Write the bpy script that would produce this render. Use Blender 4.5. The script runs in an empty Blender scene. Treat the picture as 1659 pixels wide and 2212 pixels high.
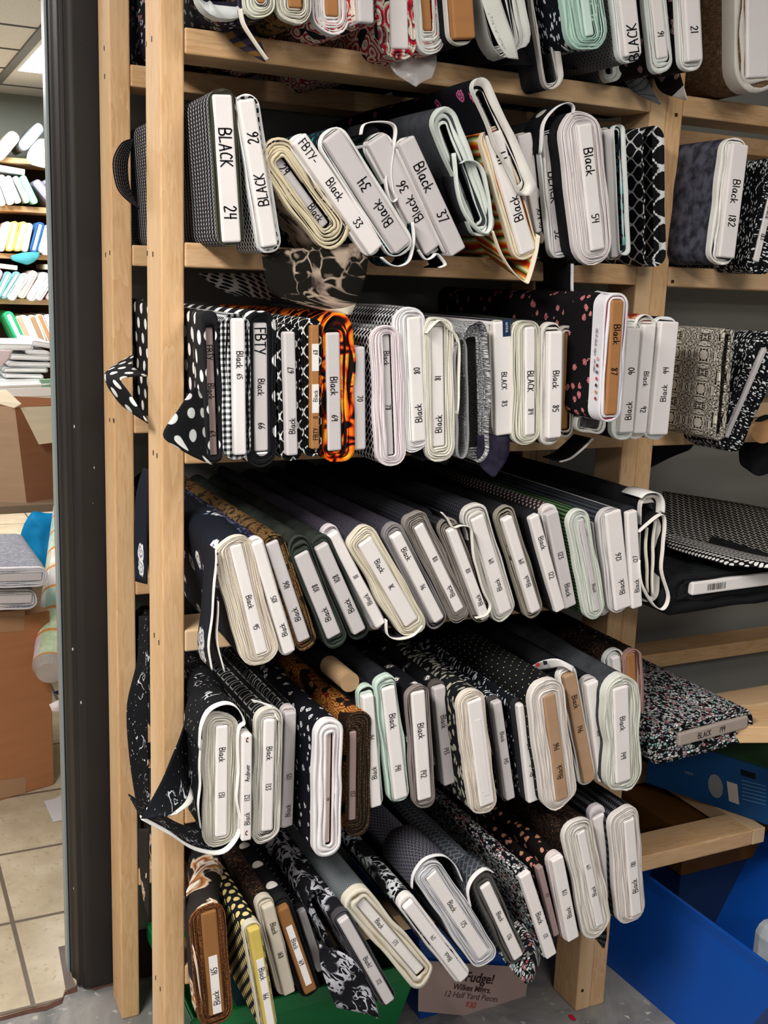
import bpy, math, random
from mathutils import Vector, Matrix, noise
random.seed(7)
SC = bpy.context.scene
COL = SC.collection
PI = math.pi
# ------------------------------------------------------------------ camera (all lengths below are millimetres)
F_PX, CX, CY = 2366.19, 829.5, 1106.0
CAM = Vector((-440.56, -1725.13, 1568.70))
YAW, PITCH, ROLL = 0.45474, 0.20849, 0.03814
_f = Vector((math.sin(YAW)*math.cos(PITCH), math.cos(YAW)*math.cos(PITCH), -math.sin(PITCH)))
_r0 = Vector((math.cos(YAW), -math.sin(YAW), 0)); _u0 = _r0.cross(_f)
_r = math.cos(ROLL)*_r0 + math.sin(ROLL)*_u0
_u = -math.sin(ROLL)*_r0 + math.cos(ROLL)*_u0
cam = bpy.data.cameras.new('camera'); camo = bpy.data.objects.new('camera', cam); COL.objects.link(camo)
cam.sensor_fit = 'HORIZONTAL'; cam.sensor_width = 36; cam.lens = F_PX/1659*36
cam.clip_start = 0.05; cam.clip_end = 50
camo.matrix_world = Matrix(((_r.x, _u.x, -_f.x, CAM.x/1000), (_r.y, _u.y, -_f.y, CAM.y/1000), (_r.z, _u.z, -_f.z, CAM.z/1000), (0, 0, 0, 1)))
SC.camera = camo
SC.view_settings.view_transform = 'Standard'; SC.view_settings.look = 'None'
SC.view_settings.gamma = 1; SC.view_settings.use_curve_mapping = False
SC.view_settings.exposure = 0.2
SC.cycles.max_bounces = 5; SC.cycles.diffuse_bounces = 3; SC.cycles.glossy_bounces = 2
SC.cycles.transparent_max_bounces = 6; SC.cycles.caustics_reflective = False; SC.cycles.caustics_refractive = False
SC.cycles.use_denoising = True
# ------------------------------------------------------------------ light
w = bpy.data.worlds.new('room_light'); SC.world = w; w.use_nodes = True
w.node_tree.nodes['Background'].inputs[0].default_value = (0.95, 0.97, 1, 1)
w.node_tree.nodes['Background'].inputs[1].default_value = 0.145
def area(x, y, z, sx, sy, pw, col=(1, .98, .95), rot=(0, 0, 0)):
    l = bpy.data.lights.new('ceiling_lamp', 'AREA'); l.shape = 'RECTANGLE'; l.size = sx; l.size_y = sy
    l.energy = pw; l.color = col
    o = bpy.data.objects.new('ceiling_lamp', l); o.location = (x, y, z); o.rotation_euler = rot; COL.objects.link(o)
area(-1.35, -1.25, 2.68, 0.6, 1.2, 92, (1, .965, .92))
area(0.55, -1.9, 2.68, 0.6, 1.2, 22, (1, .965, .92))
area(-0.4, -3.6, 2.68, 1.2, 0.6, 46, (1, .965, .92))
area(-1.0, 2.0, 2.66, 0.6, 1.2, 30)
area(0.2, 4.6, 2.66, 0.6, 1.2, 80)
area(-1.0, 4.6, 2.66, 0.6, 1.2, 64)

def ray(x, y): return _f + _r*((x-CX)/F_PX) - _u*((y-CY)/F_PX)
def at(x, y, Y):
    d = ray(x, y); return CAM + d*((Y-CAM.y)/d.y)
def atz(x, y, Z):
    d = ray(x, y); return CAM + d*((Z-CAM.z)/d.z)
def atx(x, y, X):
    d = ray(x, y); return CAM + d*((X-CAM.x)/d.x)

def px_of(p):
    d = p-CAM; z = d.dot(_f); return Vector((CX+F_PX*d.dot(_r)/z, CY-F_PX*d.dot(_u)/z))
# ------------------------------------------------------------------ material helpers
def sR(c):
    if isinstance(c, str):
        c = [int(c[i:i+2], 16)/255 for i in (0, 2, 4)]
    return tuple(((v/12.92) if v <= .04045 else ((v+.055)/1.055)**2.4) for v in c[:3]) + (1,)
class G:
    """small node-graph writer"""
    def __init__(s, name, rough=.85, spec=.2):
        s.m = bpy.data.materials.new(name); s.m.use_nodes = True; s.t = s.m.node_tree
        s.b = s.t.nodes['Principled BSDF']; s.b.inputs['Roughness'].default_value = rough
        s.b.inputs['Specular IOR Level'].default_value = spec
    def n(s, typ, ins=None, **kw):
        nd = s.t.nodes.new(typ)
        for k, v in kw.items(): setattr(nd, k, v)
        for k, v in (ins or {}).items():
            if isinstance(v, bpy.types.NodeSocket): s.t.links.new(v, nd.inputs[k])
            else: nd.inputs[k].default_value = v
        return nd
    def M(s, op, a, b=0.0, c=0.0):
        return s.n('ShaderNodeMath', {0: a, 1: b, 2: c}, operation=op).outputs[0]
    def uv(s): return s.n('ShaderNodeUVMap').outputs[0]
    def obj(s): return s.n('ShaderNodeTexCoord').outputs['Object']
    def map(s, v, sc=(1, 1, 1), rot=0, loc=(0, 0, 0)):
        return s.n('ShaderNodeMapping', {0: v, 'Scale': sc, 'Rotation': (0, 0, rot), 'Location': loc}).outputs[0]
    def xyz(s, v):
        o = s.n('ShaderNodeSeparateXYZ', {0: v}).outputs; return o[0], o[1], o[2]
    def noi(s, v, sc, det=2, rough=.5, out=0, dist=0):
        return s.n('ShaderNodeTexNoise', {'Vector': v, 'Scale': sc, 'Detail': det, 'Roughness': rough, 'Distortion': dist}).outputs[out]
    def vor(s, v, sc, feat='F1', out=0, rnd=1):
        return s.n('ShaderNodeTexVoronoi', {'Vector': v, 'Scale': sc, 'Randomness': rnd}, feature=feat).outputs[out]
    def mix(s, f, a, b):
        nd = s.t.nodes.new('ShaderNodeMix'); nd.data_type = 'RGBA'
        for k, v in ((0, f), (6, a), (7, b)):
            if isinstance(v, bpy.types.NodeSocket): s.t.links.new(v, nd.inputs[k])
            else: nd.inputs[k].default_value = v if k == 0 else sR(v)
        return nd.outputs[2]
    def warp(s, v, sc, amt):
        n_ = s.n('ShaderNodeTexNoise', {'Vector': v, 'Scale': sc, 'Detail': 1})
        c = s.n('ShaderNodeVectorMath', {0: n_.outputs[1], 1: (.5, .5, .5)}, operation='SUBTRACT').outputs[0]
        c = s.n('ShaderNodeVectorMath', {0: c, 'Scale': amt}, operation='SCALE').outputs[0]
        return s.n('ShaderNodeVectorMath', {0: v, 1: c}, operation='ADD').outputs[0]
    def step(s, a, lo, hi):
        return s.n('ShaderNodeMapRange', {0: a, 1: lo, 2: hi, 3: 0.0, 4: 1.0}, interpolation_type='SMOOTHSTEP').outputs[0]
    def ramp(s, f, stops):
        nd = s.t.nodes.new('ShaderNodeValToRGB'); s.t.links.new(f, nd.inputs[0]); e = nd.color_ramp.elements
        e[0].position = stops[0][0]; e[0].color = sR(stops[0][1]); e[1].position = stops[-1][0]; e[1].color = sR(stops[-1][1])
        for p, c in stops[1:-1]:
            x = e.new(p); x.color = sR(c)
        return nd.outputs[0]
    def out(s, col, bump=None, bs=.3, bd=.001):
        if isinstance(col, bpy.types.NodeSocket): s.t.links.new(col, s.b.inputs[0])
        else: s.b.inputs[0].default_value = sR(col)
        if bump is not None:
            b = s.n('ShaderNodeBump', {'Height': bump, 'Strength': bs, 'Distance': bd}); s.t.links.new(b.outputs[0], s.b.inputs['Normal'])
        return s.m
_mats = {}
def plain(col, rough=.85, spec=.2, var=0, name='paint'):
    k = (col, rough, spec, var)
    if k not in _mats:
        g = G(name + '_' + col, rough, spec)
        if var:
            g.m.name = name + '_' + col
            nz = g.noi(g.obj(), 22, 3)
            c2 = ''.join('%02x' % max(0, min(255, int(int(col[i:i+2], 16)*(1-var)))) for i in (0, 2, 4))
            _mats[k] = g.out(g.mix(nz, c2, col), g.noi(g.obj(), 160, 2), .25, .0006)
        else: _mats[k] = g.out(col)
    return _mats[k]

# fabric prints: every one is written in fabric space (UV in metres: u round the bolt, v along it)
def fab(kind, bg='111114', fg='e8e8e4', c3='888888', s=1.0, p=0.0):
    k = (kind, bg, fg, c3, s, p)
    if k in _mats: return _mats[k]
    g = G('print_' + kind, .9, .12); uv = g.uv(); M = g.M; u, v, _ = g.xyz(uv)
    sn = lambda a: M('SINE', a)
    fr = lambda a: M('FRACT', a)
    if kind == 'solid':
        nz = g.noi(g.map(uv, (1, 1, 1)), 30/s, 4); col = g.mix(g.step(nz, .3, .7), bg, fg)
    elif kind == 'dots':      # staggered spots, p = radius in cells
        a = g.map(uv, (1000/s, 1000/s, 1), .785); x, y, _ = g.xyz(a)
        dx = M('SUBTRACT', fr(x), .5); dy = M('SUBTRACT', fr(y), .5)
        r = M('SQRT', M('ADD', M('MULTIPLY', dx, dx), M('MULTIPLY', dy, dy)))
        col = g.mix(g.step(r, p, p+.05), fg, bg)
    elif kind == 'check':
        a = M('GREATER_THAN', fr(M('MULTIPLY', u, 1000/s)), .5); b = M('GREATER_THAN', fr(M('MULTIPLY', v, 1000/s)), .5)
        col = g.ramp(M('MULTIPLY', M('ADD', a, b), .5), [(0, fg), (.5, c3), (1, bg)])
    elif kind == 'ogee':
        sv = M('MULTIPLY', sn(M('MULTIPLY', v, 2*PI*1000/(s*1.55))), .25)
        U = M('MULTIPLY', u, 1000/s)
        a = M('ABSOLUTE', M('SUBTRACT', fr(M('ADD', U, sv)), .5)); b = M('ABSOLUTE', M('SUBTRACT', fr(M('ADD', M('SUBTRACT', U, sv), .5)), .5))
        col = g.mix(g.step(M('MINIMUM', a, b), .05, .085), fg, bg)
    elif kind == 'pebble':    # multi-coloured little stones on dark
        a = g.map(g.warp(uv, 60, .004), (1, .6, 1)); e = g.vor(a, 1000/s, 'DISTANCE_TO_EDGE')
        cc = g.vor(a, 1000/s, 'F1', 1); h = g.xyz(cc)
        c1 = g.ramp(h[0], [(0, c3), (.3, fg), (.5, '7fb0a8'), (.62, 'b8474f'), (.75, fg), (1, '9a94a8')])
        on = M('MULTIPLY', g.step(e, .07, .14), g.step(h[1], p, p+.02)); col = g.mix(on, bg, c1)
    elif kind == 'leaf':      # slim leaves thrown in all directions
        a = g.warp(uv, 18, .03); e1 = g.vor(g.map(a, (1, 2.3, 1), .6), 1000/s); e2 = g.vor(g.map(a, (1, 2.3, 1), -.9, (3, 3, 0)), 1000/s)
        t = M('MINIMUM', e1, e2); col = g.mix(g.step(t, .22+p, .27+p), fg, bg)
    elif kind == 'scroll':    # thin curling line work
        a = g.noi(g.warp(uv, 900/s, .006), 1000/s, 1.5, .4, dist=1.2); q = M('ABSOLUTE', M('SUBTRACT', a, .5))
        mk = g.step(g.noi(uv, 380/s, 1), .42, .5); col = g.mix(M('MULTIPLY', mk, M('SUBTRACT', 1.0, g.step(q, .014+p, .03+p))), bg, fg)
    elif kind == 'damask':
        su = M('ABSOLUTE', sn(M('MULTIPLY', u, PI*1000/s))); sv2 = M('ABSOLUTE', sn(M('MULTIPLY', v, PI*1000/(s*1.25))))
        vec = g.n('ShaderNodeCombineXYZ', {0: su, 1: sv2}).outputs[0]
        a = g.noi(vec, 3.1, 3, .6, dist=1.6); q = M('ABSOLUTE', M('SUBTRACT', fr(M('MULTIPLY', a, 5)), .5))
        col = g.mix(g.step(q, .22+p, .3+p), bg, fg)
    elif kind == 'floral':    # scattered blooms: rings inside round cells, third colour for hearts
        a = g.warp(uv, 120, .006); d = g.vor(a, 1000/s); cc = g.xyz(g.vor(a, 1000/s, 'F1', 1))
        pet = g.noi(uv, 5200/s, 1); rr = M('ADD', d, M('MULTIPLY', M('SUBTRACT', pet, .5), .22))
        on = M('MULTIPLY', M('SUBTRACT', 1.0, g.step(rr, .26+p, .31+p)), g.step(cc[1], .3, .32))
        ring = g.step(sn(M('MULTIPLY', rr, 42)), -.1, .5); col = g.mix(on, bg, g.mix(ring, fg, c3))
    elif kind == 'paisley':
        a = g.map(g.warp(uv, 300/s, .02), (1, .62, 1), .5); d = g.vor(a, 1000/s); cc = g.vor(a, 1000/s, 'F1', 1); h = g.xyz(cc)[0]
        rg = fr(M('MULTIPLY', d, 3.6)); c1 = g.ramp(rg, [(0, fg), (.35, fg), (.4, bg), (.6, c3), (.8, c3), (.86, fg), (1, bg)])
        col = g.mix(g.step(h, .2, .24), bg, c1)
    elif kind == 'stripe':
        a = fr(M('ADD', M('MULTIPLY', u, 1000/s), M('MULTIPLY', g.noi(uv, 20, 1), .3)))
        col = g.ramp(a, [(0, 'f2e6c8'), (.12, 'e8a51c'), (.24, 'd4371c'), (.4, 'c22a18'), (.46, '7a9a3a'), (.55, 'f0dca0'), (.66, 'e2701a'), (.8, '20180f'), (.9, '8aa94a'), (1, 'f2e6c8')])
    elif kind == 'bands':     # woven lengthwise chains like knitted rows
        x = fr(M('MULTIPLY', u, 1000/s)); y = fr(M('ADD', M('MULTIPLY', v, 2600/s), M('MULTIPLY', sn(M('MULTIPLY', u, 6000/s)), .4)))
        a = M('MULTIPLY', g.step(x, .18, .26), M('SUBTRACT', 1.0, g.step(x, .66, .74))); b = g.step(M('ABSOLUTE', M('SUBTRACT', y, .5)), .12, .3)
        col = g.mix(M('MULTIPLY', a, b), bg, fg)
    elif kind == 'vbands':
        x = fr(M('MULTIPLY', v, 1000/s)); y = fr(M('ADD', M('MULTIPLY', u, 2600/s), M('MULTIPLY', sn(M('MULTIPLY', v, 6000/s)), .4)))
        a = M('MULTIPLY', g.step(x, .18, .26), M('SUBTRACT', 1.0, g.step(x, .66, .74))); b = g.step(M('ABSOLUTE', M('SUBTRACT', y, .5)), .12, .3)
        col = g.mix(M('MULTIPLY', a, b), bg, fg)
    elif kind == 'weave':     # houndstooth / basket
        x = M('MULTIPLY', u, 1000/s); y = M('MULTIPLY', v, 1000/s)
        a = M('GREATER_THAN', fr(M('MULTIPLY', M('ADD', x, y), .5)), .5); b = M('GREATER_THAN', fr(M('MULTIPLY', M('SUBTRACT', x, y), .5)), .5)
        t = M('GREATER_THAN', fr(M('ADD', x, M('MULTIPLY', M('FLOOR', y), .5))), .5)
        col = g.mix(M('ABSOLUTE', M('SUBTRACT', M('MULTIPLY', a, b), M('MULTIPLY', t, p))), bg, fg)
    elif kind == 'zigzag':    # interlocked blocks outlined by thin bent lines
        y = M('MULTIPLY', v, 1000/s); x = M('ADD', M('MULTIPLY', u, 1000/s), M('MULTIPLY', M('PINGPONG', y, .5), 1.0))
        a = M('ABSOLUTE', M('SUBTRACT', fr(x), .5)); y2 = M('ADD', y, M('MULTIPLY', M('PINGPONG', M('MULTIPLY', u, 1000/s), .5), .9))
        b = M('ABSOLUTE', M('SUBTRACT', fr(y2), .5)); col = g.mix(g.step(M('MINIMUM', a, b), .1, .14), fg, bg)
    elif kind == 'flame':
        a = g.warp(g.warp(uv, 9, .08), 22, .03); n1 = g.noi(a, 22, 2, .5, dist=.8)
        q = M('ABSOLUTE', M('SUBTRACT', n1, .5)); col = g.ramp(q, [(0, 'ffb02a'), (.035, 'ff7a1a'), (.07, 'e8430f'), (.09, '5a1006'), (.12, '0c0808'), (1, '0c0808')])
    elif kind == 'tweed':
        n1 = g.noi(g.map(uv, (1, 1.6, 1)), 1000/s, 3, .75); col = g.ramp(n1, [(.35, bg), (.5, c3), (.6, fg)])
    elif kind == 'plaid':
        n1 = g.noi(g.map(uv, (18, 1, 1)), 60, 3, .7); n2 = g.noi(g.map(uv, (1, 18, 1)), 60, 3, .7)
        col = g.ramp(M('MULTIPLY', M('ADD', n1, n2), .5), [(.36, bg), (.52, c3), (.62, fg)])
    elif kind == 'petal':     # big painted magnolia
        a = g.warp(uv, 10, .05); n1 = g.noi(a, 13, 3, .5, dist=.6)
        col = g.ramp(n1, [(.56, bg), (.58, c3), (.61, 'c98a52'), (.64, fg), (.68, 'fff6e6'), (.74, '8a4a22')])
    elif kind == 'scenic':    # painted trees, roots and rock
        a = g.warp(g.warp(uv, 7, .06), 30, .02); n1 = g.noi(a, 11, 2.5, .55, dist=.5); e = g.vor(a, 38, 'DISTANCE_TO_EDGE')
        br = M('MULTIPLY', M('SUBTRACT', 1.0, g.step(e, .03, .07)), g.step(n1, .42, .47)); tone = g.ramp(g.noi(a, 45, 3), [(.35, '3a322e'), (.46, c3), (.6, fg)])
        col = g.mix(M('MAXIMUM', g.step(n1, .49, .515), br), bg, tone)
    elif kind == 'script':    # bold swirling white letters-like curls
        a = g.warp(uv, 28, .018); d = g.vor(a, 1000/s); cc = g.xyz(g.vor(a, 1000/s, 'F1', 1))
        sw = M('ABSOLUTE', M('SUBTRACT', g.noi(a, 1700/s, .8, .3, dist=1.4), .5))
        l1 = M('MULTIPLY', M('SUBTRACT', 1.0, g.step(sw, .016, .03)), M('SUBTRACT', 1.0, g.step(d, .3, .36)))
        d2 = M('SUBTRACT', 1.0, g.step(g.vor(g.map(uv, (1, 2.2, 1), .7), 4200/s), .15, .2)); d2 = M('MULTIPLY', d2, g.step(g.noi(uv, 2600/s, 1), .5, .54))
        col = g.mix(M('MAXIMUM', l1, d2), bg, fg)
    elif kind == 'plus':
        x = M('ABSOLUTE', M('SUBTRACT', fr(M('MULTIPLY', u, 1000/s)), .5)); y = M('ABSOLUTE', M('SUBTRACT', fr(M('MULTIPLY', v, 1000/s)), .5))
        a = M('MULTIPLY', M('LESS_THAN', x, .035), M('LESS_THAN', y, .3)); b = M('MULTIPLY', M('LESS_THAN', y, .035), M('LESS_THAN', x, .3))
        col = g.mix(M('MAXIMUM', a, b), bg, fg)
    elif kind == 'loops':     # row of outlined rounded squares running down the bolt
        x = M('SUBTRACT', fr(M('MULTIPLY', u, 1000/s)), .5); y = M('SUBTRACT', fr(M('MULTIPLY', v, 1400/s)), .5)
        q = M('MAXIMUM', M('ABSOLUTE', x), M('ABSOLUTE', y)); e = M('ABSOLUTE', M('SUBTRACT', q, .32))
        col = g.mix(g.step(e, .025, .05), fg, bg)
    elif kind == 'patch':     # washed pastel squares
        x = M('FLOOR', M('MULTIPLY', u, 1000/s)); y = M('FLOOR', M('MULTIPLY', v, 700/s))
        wn = g.n('ShaderNodeTexWhiteNoise', {0: g.n('ShaderNodeCombineXYZ', {0: x, 1: y}).outputs[0]}).outputs[0]
        c1 = g.ramp(M('ADD', wn, M('MULTIPLY', M('SUBTRACT', g.noi(uv, 50, 3), .5), .35)), [(0, 'f4f2f4'), (.2, 'e4cfe2'), (.4, 'c4dcb0'), (.55, 'f4efe6'), (.7, 'a8dcd8'), (.85, 'f2cfa6'), (1, 'fbfbfb')])
        ex = M('ABSOLUTE', M('SUBTRACT', fr(M('MULTIPLY', v, 700/s)), .5)); col = g.mix(g.step(ex, .42, .46), c1, 'e09a50')
    bump = g.noi(uv, 700, 1)
    _mats[k] = g.out(col, bump, .12, .0005)
    return _mats[k]

def wood(axis, dark=0):
    k = ('wood', axis, dark)
    if k in _mats: return _mats[k]
    g = G('pine_board', .6, .3); o = g.obj(); ri = g.n('ShaderNodeObjectInfo').outputs['Random']
    sc = {'x': (1.2, 9, 9), 'y': (9, 1.2, 9), 'z': (9, 9, 1.2)}[axis]
    off = g.n('ShaderNodeVectorMath', {0: o, 1: g.n('ShaderNodeCombineXYZ', {0: g.M('MULTIPLY', ri, 9.0), 1: g.M('MULTIPLY', ri, 5.0), 2: ri}).outputs[0]}, operation='ADD').outputs[0]
    a = g.map(off, sc); n1 = g.noi(a, 3.0, 3, .55, dist=.6)
    rings = g.M('FRACT', g.M('MULTIPLY', n1, 7))
    c = g.mix(rings, 'e0b98c', 'd4a877'); c = g.mix(g.M('MULTIPLY', g.step(g.noi(a, 24, 3), .45, .75), .5), c, 'c4935f')
    big = g.noi(g.map(off, tuple(v*.35 for v in sc)), 2.2, 1); c = g.mix(g.step(big, .45, .75), c, 'e6c59c')
    kv = g.vor(g.map(off, tuple(v*.32 for v in sc)), 2.1); c = g.mix(g.M('SUBTRACT', 1.0, g.step(kv, .03, .085)), c, '8a5428')
    _mats[k] = g.out(c, rings, .08, .0004); return _mats[k]

def cardboard(col='9a6b48'):
    k = ('card', col)
    if k not in _mats:
        g = G('cardboard_' + col, .8, .2); o = g.obj()
        c2 = ''.join('%02x' % int(int(col[i:i+2], 16)*.88) for i in (0, 2, 4))
        c = g.mix(g.noi(g.map(o, (1, 1, 8)), 5, 3), c2, col); _mats[k] = g.out(c, g.noi(o, 60, 2), .2, .001)
    return _mats[k]
def clear(name='clear_plastic', a=.25):
    k = (name, a)
    if k not in _mats:
        g = G(name, .12, .6); g.b.inputs['Base Color'].default_value = (.92, .92, .92, 1)
        fres = g.n('ShaderNodeLayerWeight', {0: .35}).outputs['Facing']
        nz = g.step(g.noi(g.obj(), 40, 3), .5, .75)
        al = g.M('ADD', g.M('MULTIPLY', fres, .35), g.M('MULTIPLY', nz, .3)); al = g.M('ADD', al, a*.4)
        g.t.links.new(al, g.b.inputs['Alpha']); _mats[k] = g.out('ececec', g.noi(g.obj(), 30, 3), .8, .004)
    return _mats[k]

# ------------------------------------------------------------------ object helpers
def tag(o, label=None, cat=None, group=None, kind=None):
    if label: o['label'] = label
    if cat: o['category'] = cat
    if group: o['group'] = group
    if kind: o['kind'] = kind
    return o
def empty(name, loc=(0, 0, 0)):
    o = bpy.data.objects.new(name, None); COL.objects.link(o); o.location = Vector(loc)/1000; o.empty_display_size = .05
    return o
def mesh(name, V, Fc, mats, parent=None, mi=None, uvs=None, smooth=False, M=None):
    """V in mm (local). mi = material index per face; uvs = per-vertex uv in metres."""
    me = bpy.data.meshes.new(name); me.from_pydata([(v[0]/1000, v[1]/1000, v[2]/1000) for v in V], [], Fc)
    for m in (mats if isinstance(mats, (list, tuple)) else [mats]): me.materials.append(m)
    if mi: me.polygons.foreach_set('material_index', mi)
    if uvs:
        ul = me.uv_layers.new(name='UVMap'); per = isinstance(uvs[0], list)
        i = 0
        for fi, f in enumerate(Fc):
            for j, vi in enumerate(f):
                ul.data[i].uv = uvs[fi][j] if per else uvs[vi]; i += 1
    if smooth: me.polygons.foreach_set('use_smooth', [True]*len(Fc))
    me.update()
    o = bpy.data.objects.new(name, me); COL.objects.link(o)
    if parent: o.parent = parent
    if M: o.matrix_local = M
    return o
def bevel(o, wd, seg=2, ang=.6):
    b = o.modifiers.new('bevel', 'BEVEL'); b.width = wd/1000; b.segments = seg; b.limit_method = 'ANGLE'; b.angle_limit = ang; return o
BF = [(0, 3, 2, 1), (4, 5, 6, 7), (0, 1, 5, 4), (1, 2, 6, 5), (2, 3, 7, 6), (3, 0, 4, 7)]
def boxv(x0, x1, y0, y1, z0, z1):
    return [(x0, y0, z0), (x1, y0, z0), (x1, y1, z0), (x0, y1, z0), (x0, y0, z1), (x1, y0, z1), (x1, y1, z1), (x0, y1, z1)]
def box(name, x0, x1, y0, y1, z0, z1, mat, parent=None, bv=2):
    """box in the parent's frame; a top-level box gets its origin at its base centre"""
    cx, cy = (x0+x1)/2, (y0+y1)/2
    o = mesh(name, boxv(x0-cx, x1-cx, y0-cy, y1-cy, 0, z1-z0), BF, mat, parent)
    o.location = (cx/1000, cy/1000, z0/1000)
    if bv: bevel(o, bv)
    return o
def hexa(name, P, mat, parent=None, bv=0):
    """box from 8 corners (bottom 4 ccw, top 4 ccw)"""
    o = mesh(name, P, BF, mat, parent)
    if bv: bevel(o, bv)
    return o

def cr(P, n):
    """Catmull-Rom through points (tuples)"""
    out = []
    for i in range(len(P)-1):
        p0 = P[max(i-1, 0)]; p1 = P[i]; p2 = P[i+1]; p3 = P[min(i+2, len(P)-1)]
        for k in range(n):
            t = k/n; out.append(tuple(.5*((2*b)+(-a+c)*t+(2*a-5*b+4*c-d)*t*t+(-a+3*b-3*c+d)*t**3) for a, b, c, d in zip(p0, p1, p2, p3)))
    out.append(tuple(P[-1])); return out

# ------------------------------------------------------------------ handwriting
GL = {
'B': (.62, [[(0, 0), (.02, 1), (.42, .96), (.5, .78), (.4, .58), (.04, .52), (.5, .45), (.6, .22), (.45, .03), (0, .02)]]),
'l': (.16, [[(.03, 1), (.06, 0)]]),
'a': (.58, [[(.48, .56), (.2, .6), (.02, .32), (.12, .04), (.36, .1), (.47, .52), (.46, .12), (.58, .02)]]),
'c': (.46, [[(.44, .5), (.22, .6), (.02, .3), (.16, .02), (.44, .1)]]),
'k': (.5, [[(.04, 1), (.02, 0)], [(.42, .6), (.05, .27), (.5, 0)]]),
'L': (.48, [[(.03, 1), (0, 0), (.46, .04)]]),
'A': (.62, [[(0, 0), (.3, 1), (.58, 0)], [(.1, .36), (.52, .38)]]),
'C': (.55, [[(.54, .86), (.3, 1), (.04, .6), (.1, .1), (.54, .08)]]),
'K': (.55, [[(.03, 1), (0, 0)], [(.5, 1), (.04, .46), (.54, 0)]]),
'F': (.5, [[(.02, 0), (0, 1), (.5, .97)], [(0, .54), (.38, .55)]]),
'T': (.56, [[(0, .98), (.56, 1)], [(.28, 1), (.27, 0)]]),
'Y': (.56, [[(0, 1), (.27, .5)], [(.56, 1), (.14, 0)]]),
'O': (.56, [[(.3, 1), (.04, .7), (.08, .15), (.34, 0), (.54, .4), (.46, .88), (.28, 1)]]),
'0': (.5, [[(.26, 1), (.02, .7), (.04, .2), (.26, 0), (.46, .4), (.4, .88), (.24, 1)]]),
'1': (.12, [[(.06, 1), (.04, 0)]]),
'2': (.52, [[(.02, .8), (.2, 1), (.42, .84), (.34, .5), (.02, .03), (.5, .04)]]),
'3': (.48, [[(.02, .96), (.42, .9), (.14, .56), (.44, .34), (.3, .02), (0, .08)]]),
'4': (.5, [[(.06, 1), (.03, .5), (.46, .52)], [(.42, 1), (.38, 0)]]),
'5': (.48, [[(.46, 1), (.06, .96), (.04, .58), (.36, .58), (.42, .2), (.2, 0), (0, .08)]]),
'6': (.46, [[(.4, 1), (.08, .6), (.03, .15), (.24, 0), (.44, .24), (.26, .48), (.05, .3)]]),
'7': (.48, [[(0, .98), (.46, 1), (.14, 0)]]),
'8': (.48, [[(.42, .9), (.16, 1), (.08, .76), (.4, .36), (.28, .02), (.04, .16), (.36, .66), (.42, .9)]]),
'9': (.46, [[(.42, .8), (.2, 1), (.02, .72), (.16, .5), (.4, .74), (.4, .9), (.36, 0)]]),
'n': (.5, [[(.02, .58), (.03, 0)], [(.03, .4), (.26, .6), (.44, .4), (.46, 0)]]),
'd': (.5, [[(.44, .5), (.16, .58), (.02, .25), (.2, .02), (.42, .2), (.47, 1), (.46, 0)]]),
'o': (.46, [[(.22, .58), (.02, .3), (.2, .02), (.42, .26), (.34, .54), (.2, .58)]]),
'v': (.42, [[(0, .58), (.2, 0), (.42, .6)]]),
'e': (.46, [[(.04, .3), (.4, .34), (.3, .58), (.06, .44), (.08, .06), (.42, .06)]]),
'r': (.36, [[(.03, .58), (.04, 0)], [(.04, .34), (.2, .56), (.36, .54)]]),
'/': (.3, [[(.3, 1), (0, -.1)]]), '-': (.4, [[(.02, .45), (.36, .48)]]), '.': (.15, [[(.05, .05), (.08, .0)]]),
'U': (.52, [[(0, 1), (.04, .2), (.26, 0), (.46, .2), (.5, 1)]]), 'R': (.52, [[(0, 0), (0, 1), (.42, .92), (.4, .6), (.02, .5), (.5, 0)]]),
'f': (.3, [[(.3, .95), (.12, .9), (.1, 0)], [(0, .55), (.28, .55)]]), 'b': (.46, [[(.03, 1), (.02, 0), (.34, .04), (.42, .36), (.2, .58), (.03, .4)]]),
'i': (.12, [[(.04, .56), (.05, 0)]]), 't': (.3, [[(.14, .9), (.14, 0)], [(0, .6), (.28, .6)]]), 'x': (.4, [[(0, .56), (.38, 0)], [(.36, .56), (0, 0)]]),
'u': (.46, [[(.02, .56), (.06, .06), (.34, .06), (.42, .56), (.42, 0)]]), 'g': (.46, [[(.4, .5), (.1, .56), (.04, .14), (.36, .14), (.4, .52), (.36, -.3), (.04, -.24)]]),
's': (.4, [[(.38, .54), (.1, .56), (.08, .36), (.34, .24), (.3, .02), (.02, .06)]]), 'N': (.55, [[(0, 0), (.02, 1), (.5, 0), (.52, 1)]]),
}
def strokes(text, h):
    x = 0; out = []
    for ch in text:
        if ch == ' ': x += .45*h; continue
        wd, st = GL.get(ch, GL['-']); jy = random.uniform(-.05, .05)*h
        for s in st:
            q = cr(s, 3) if len(s) > 3 else s
            out.append([(x+a*h*.8, b*h+jy) for a, b in q])
        x += (wd*.8+.15)*h
    return out, x
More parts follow.
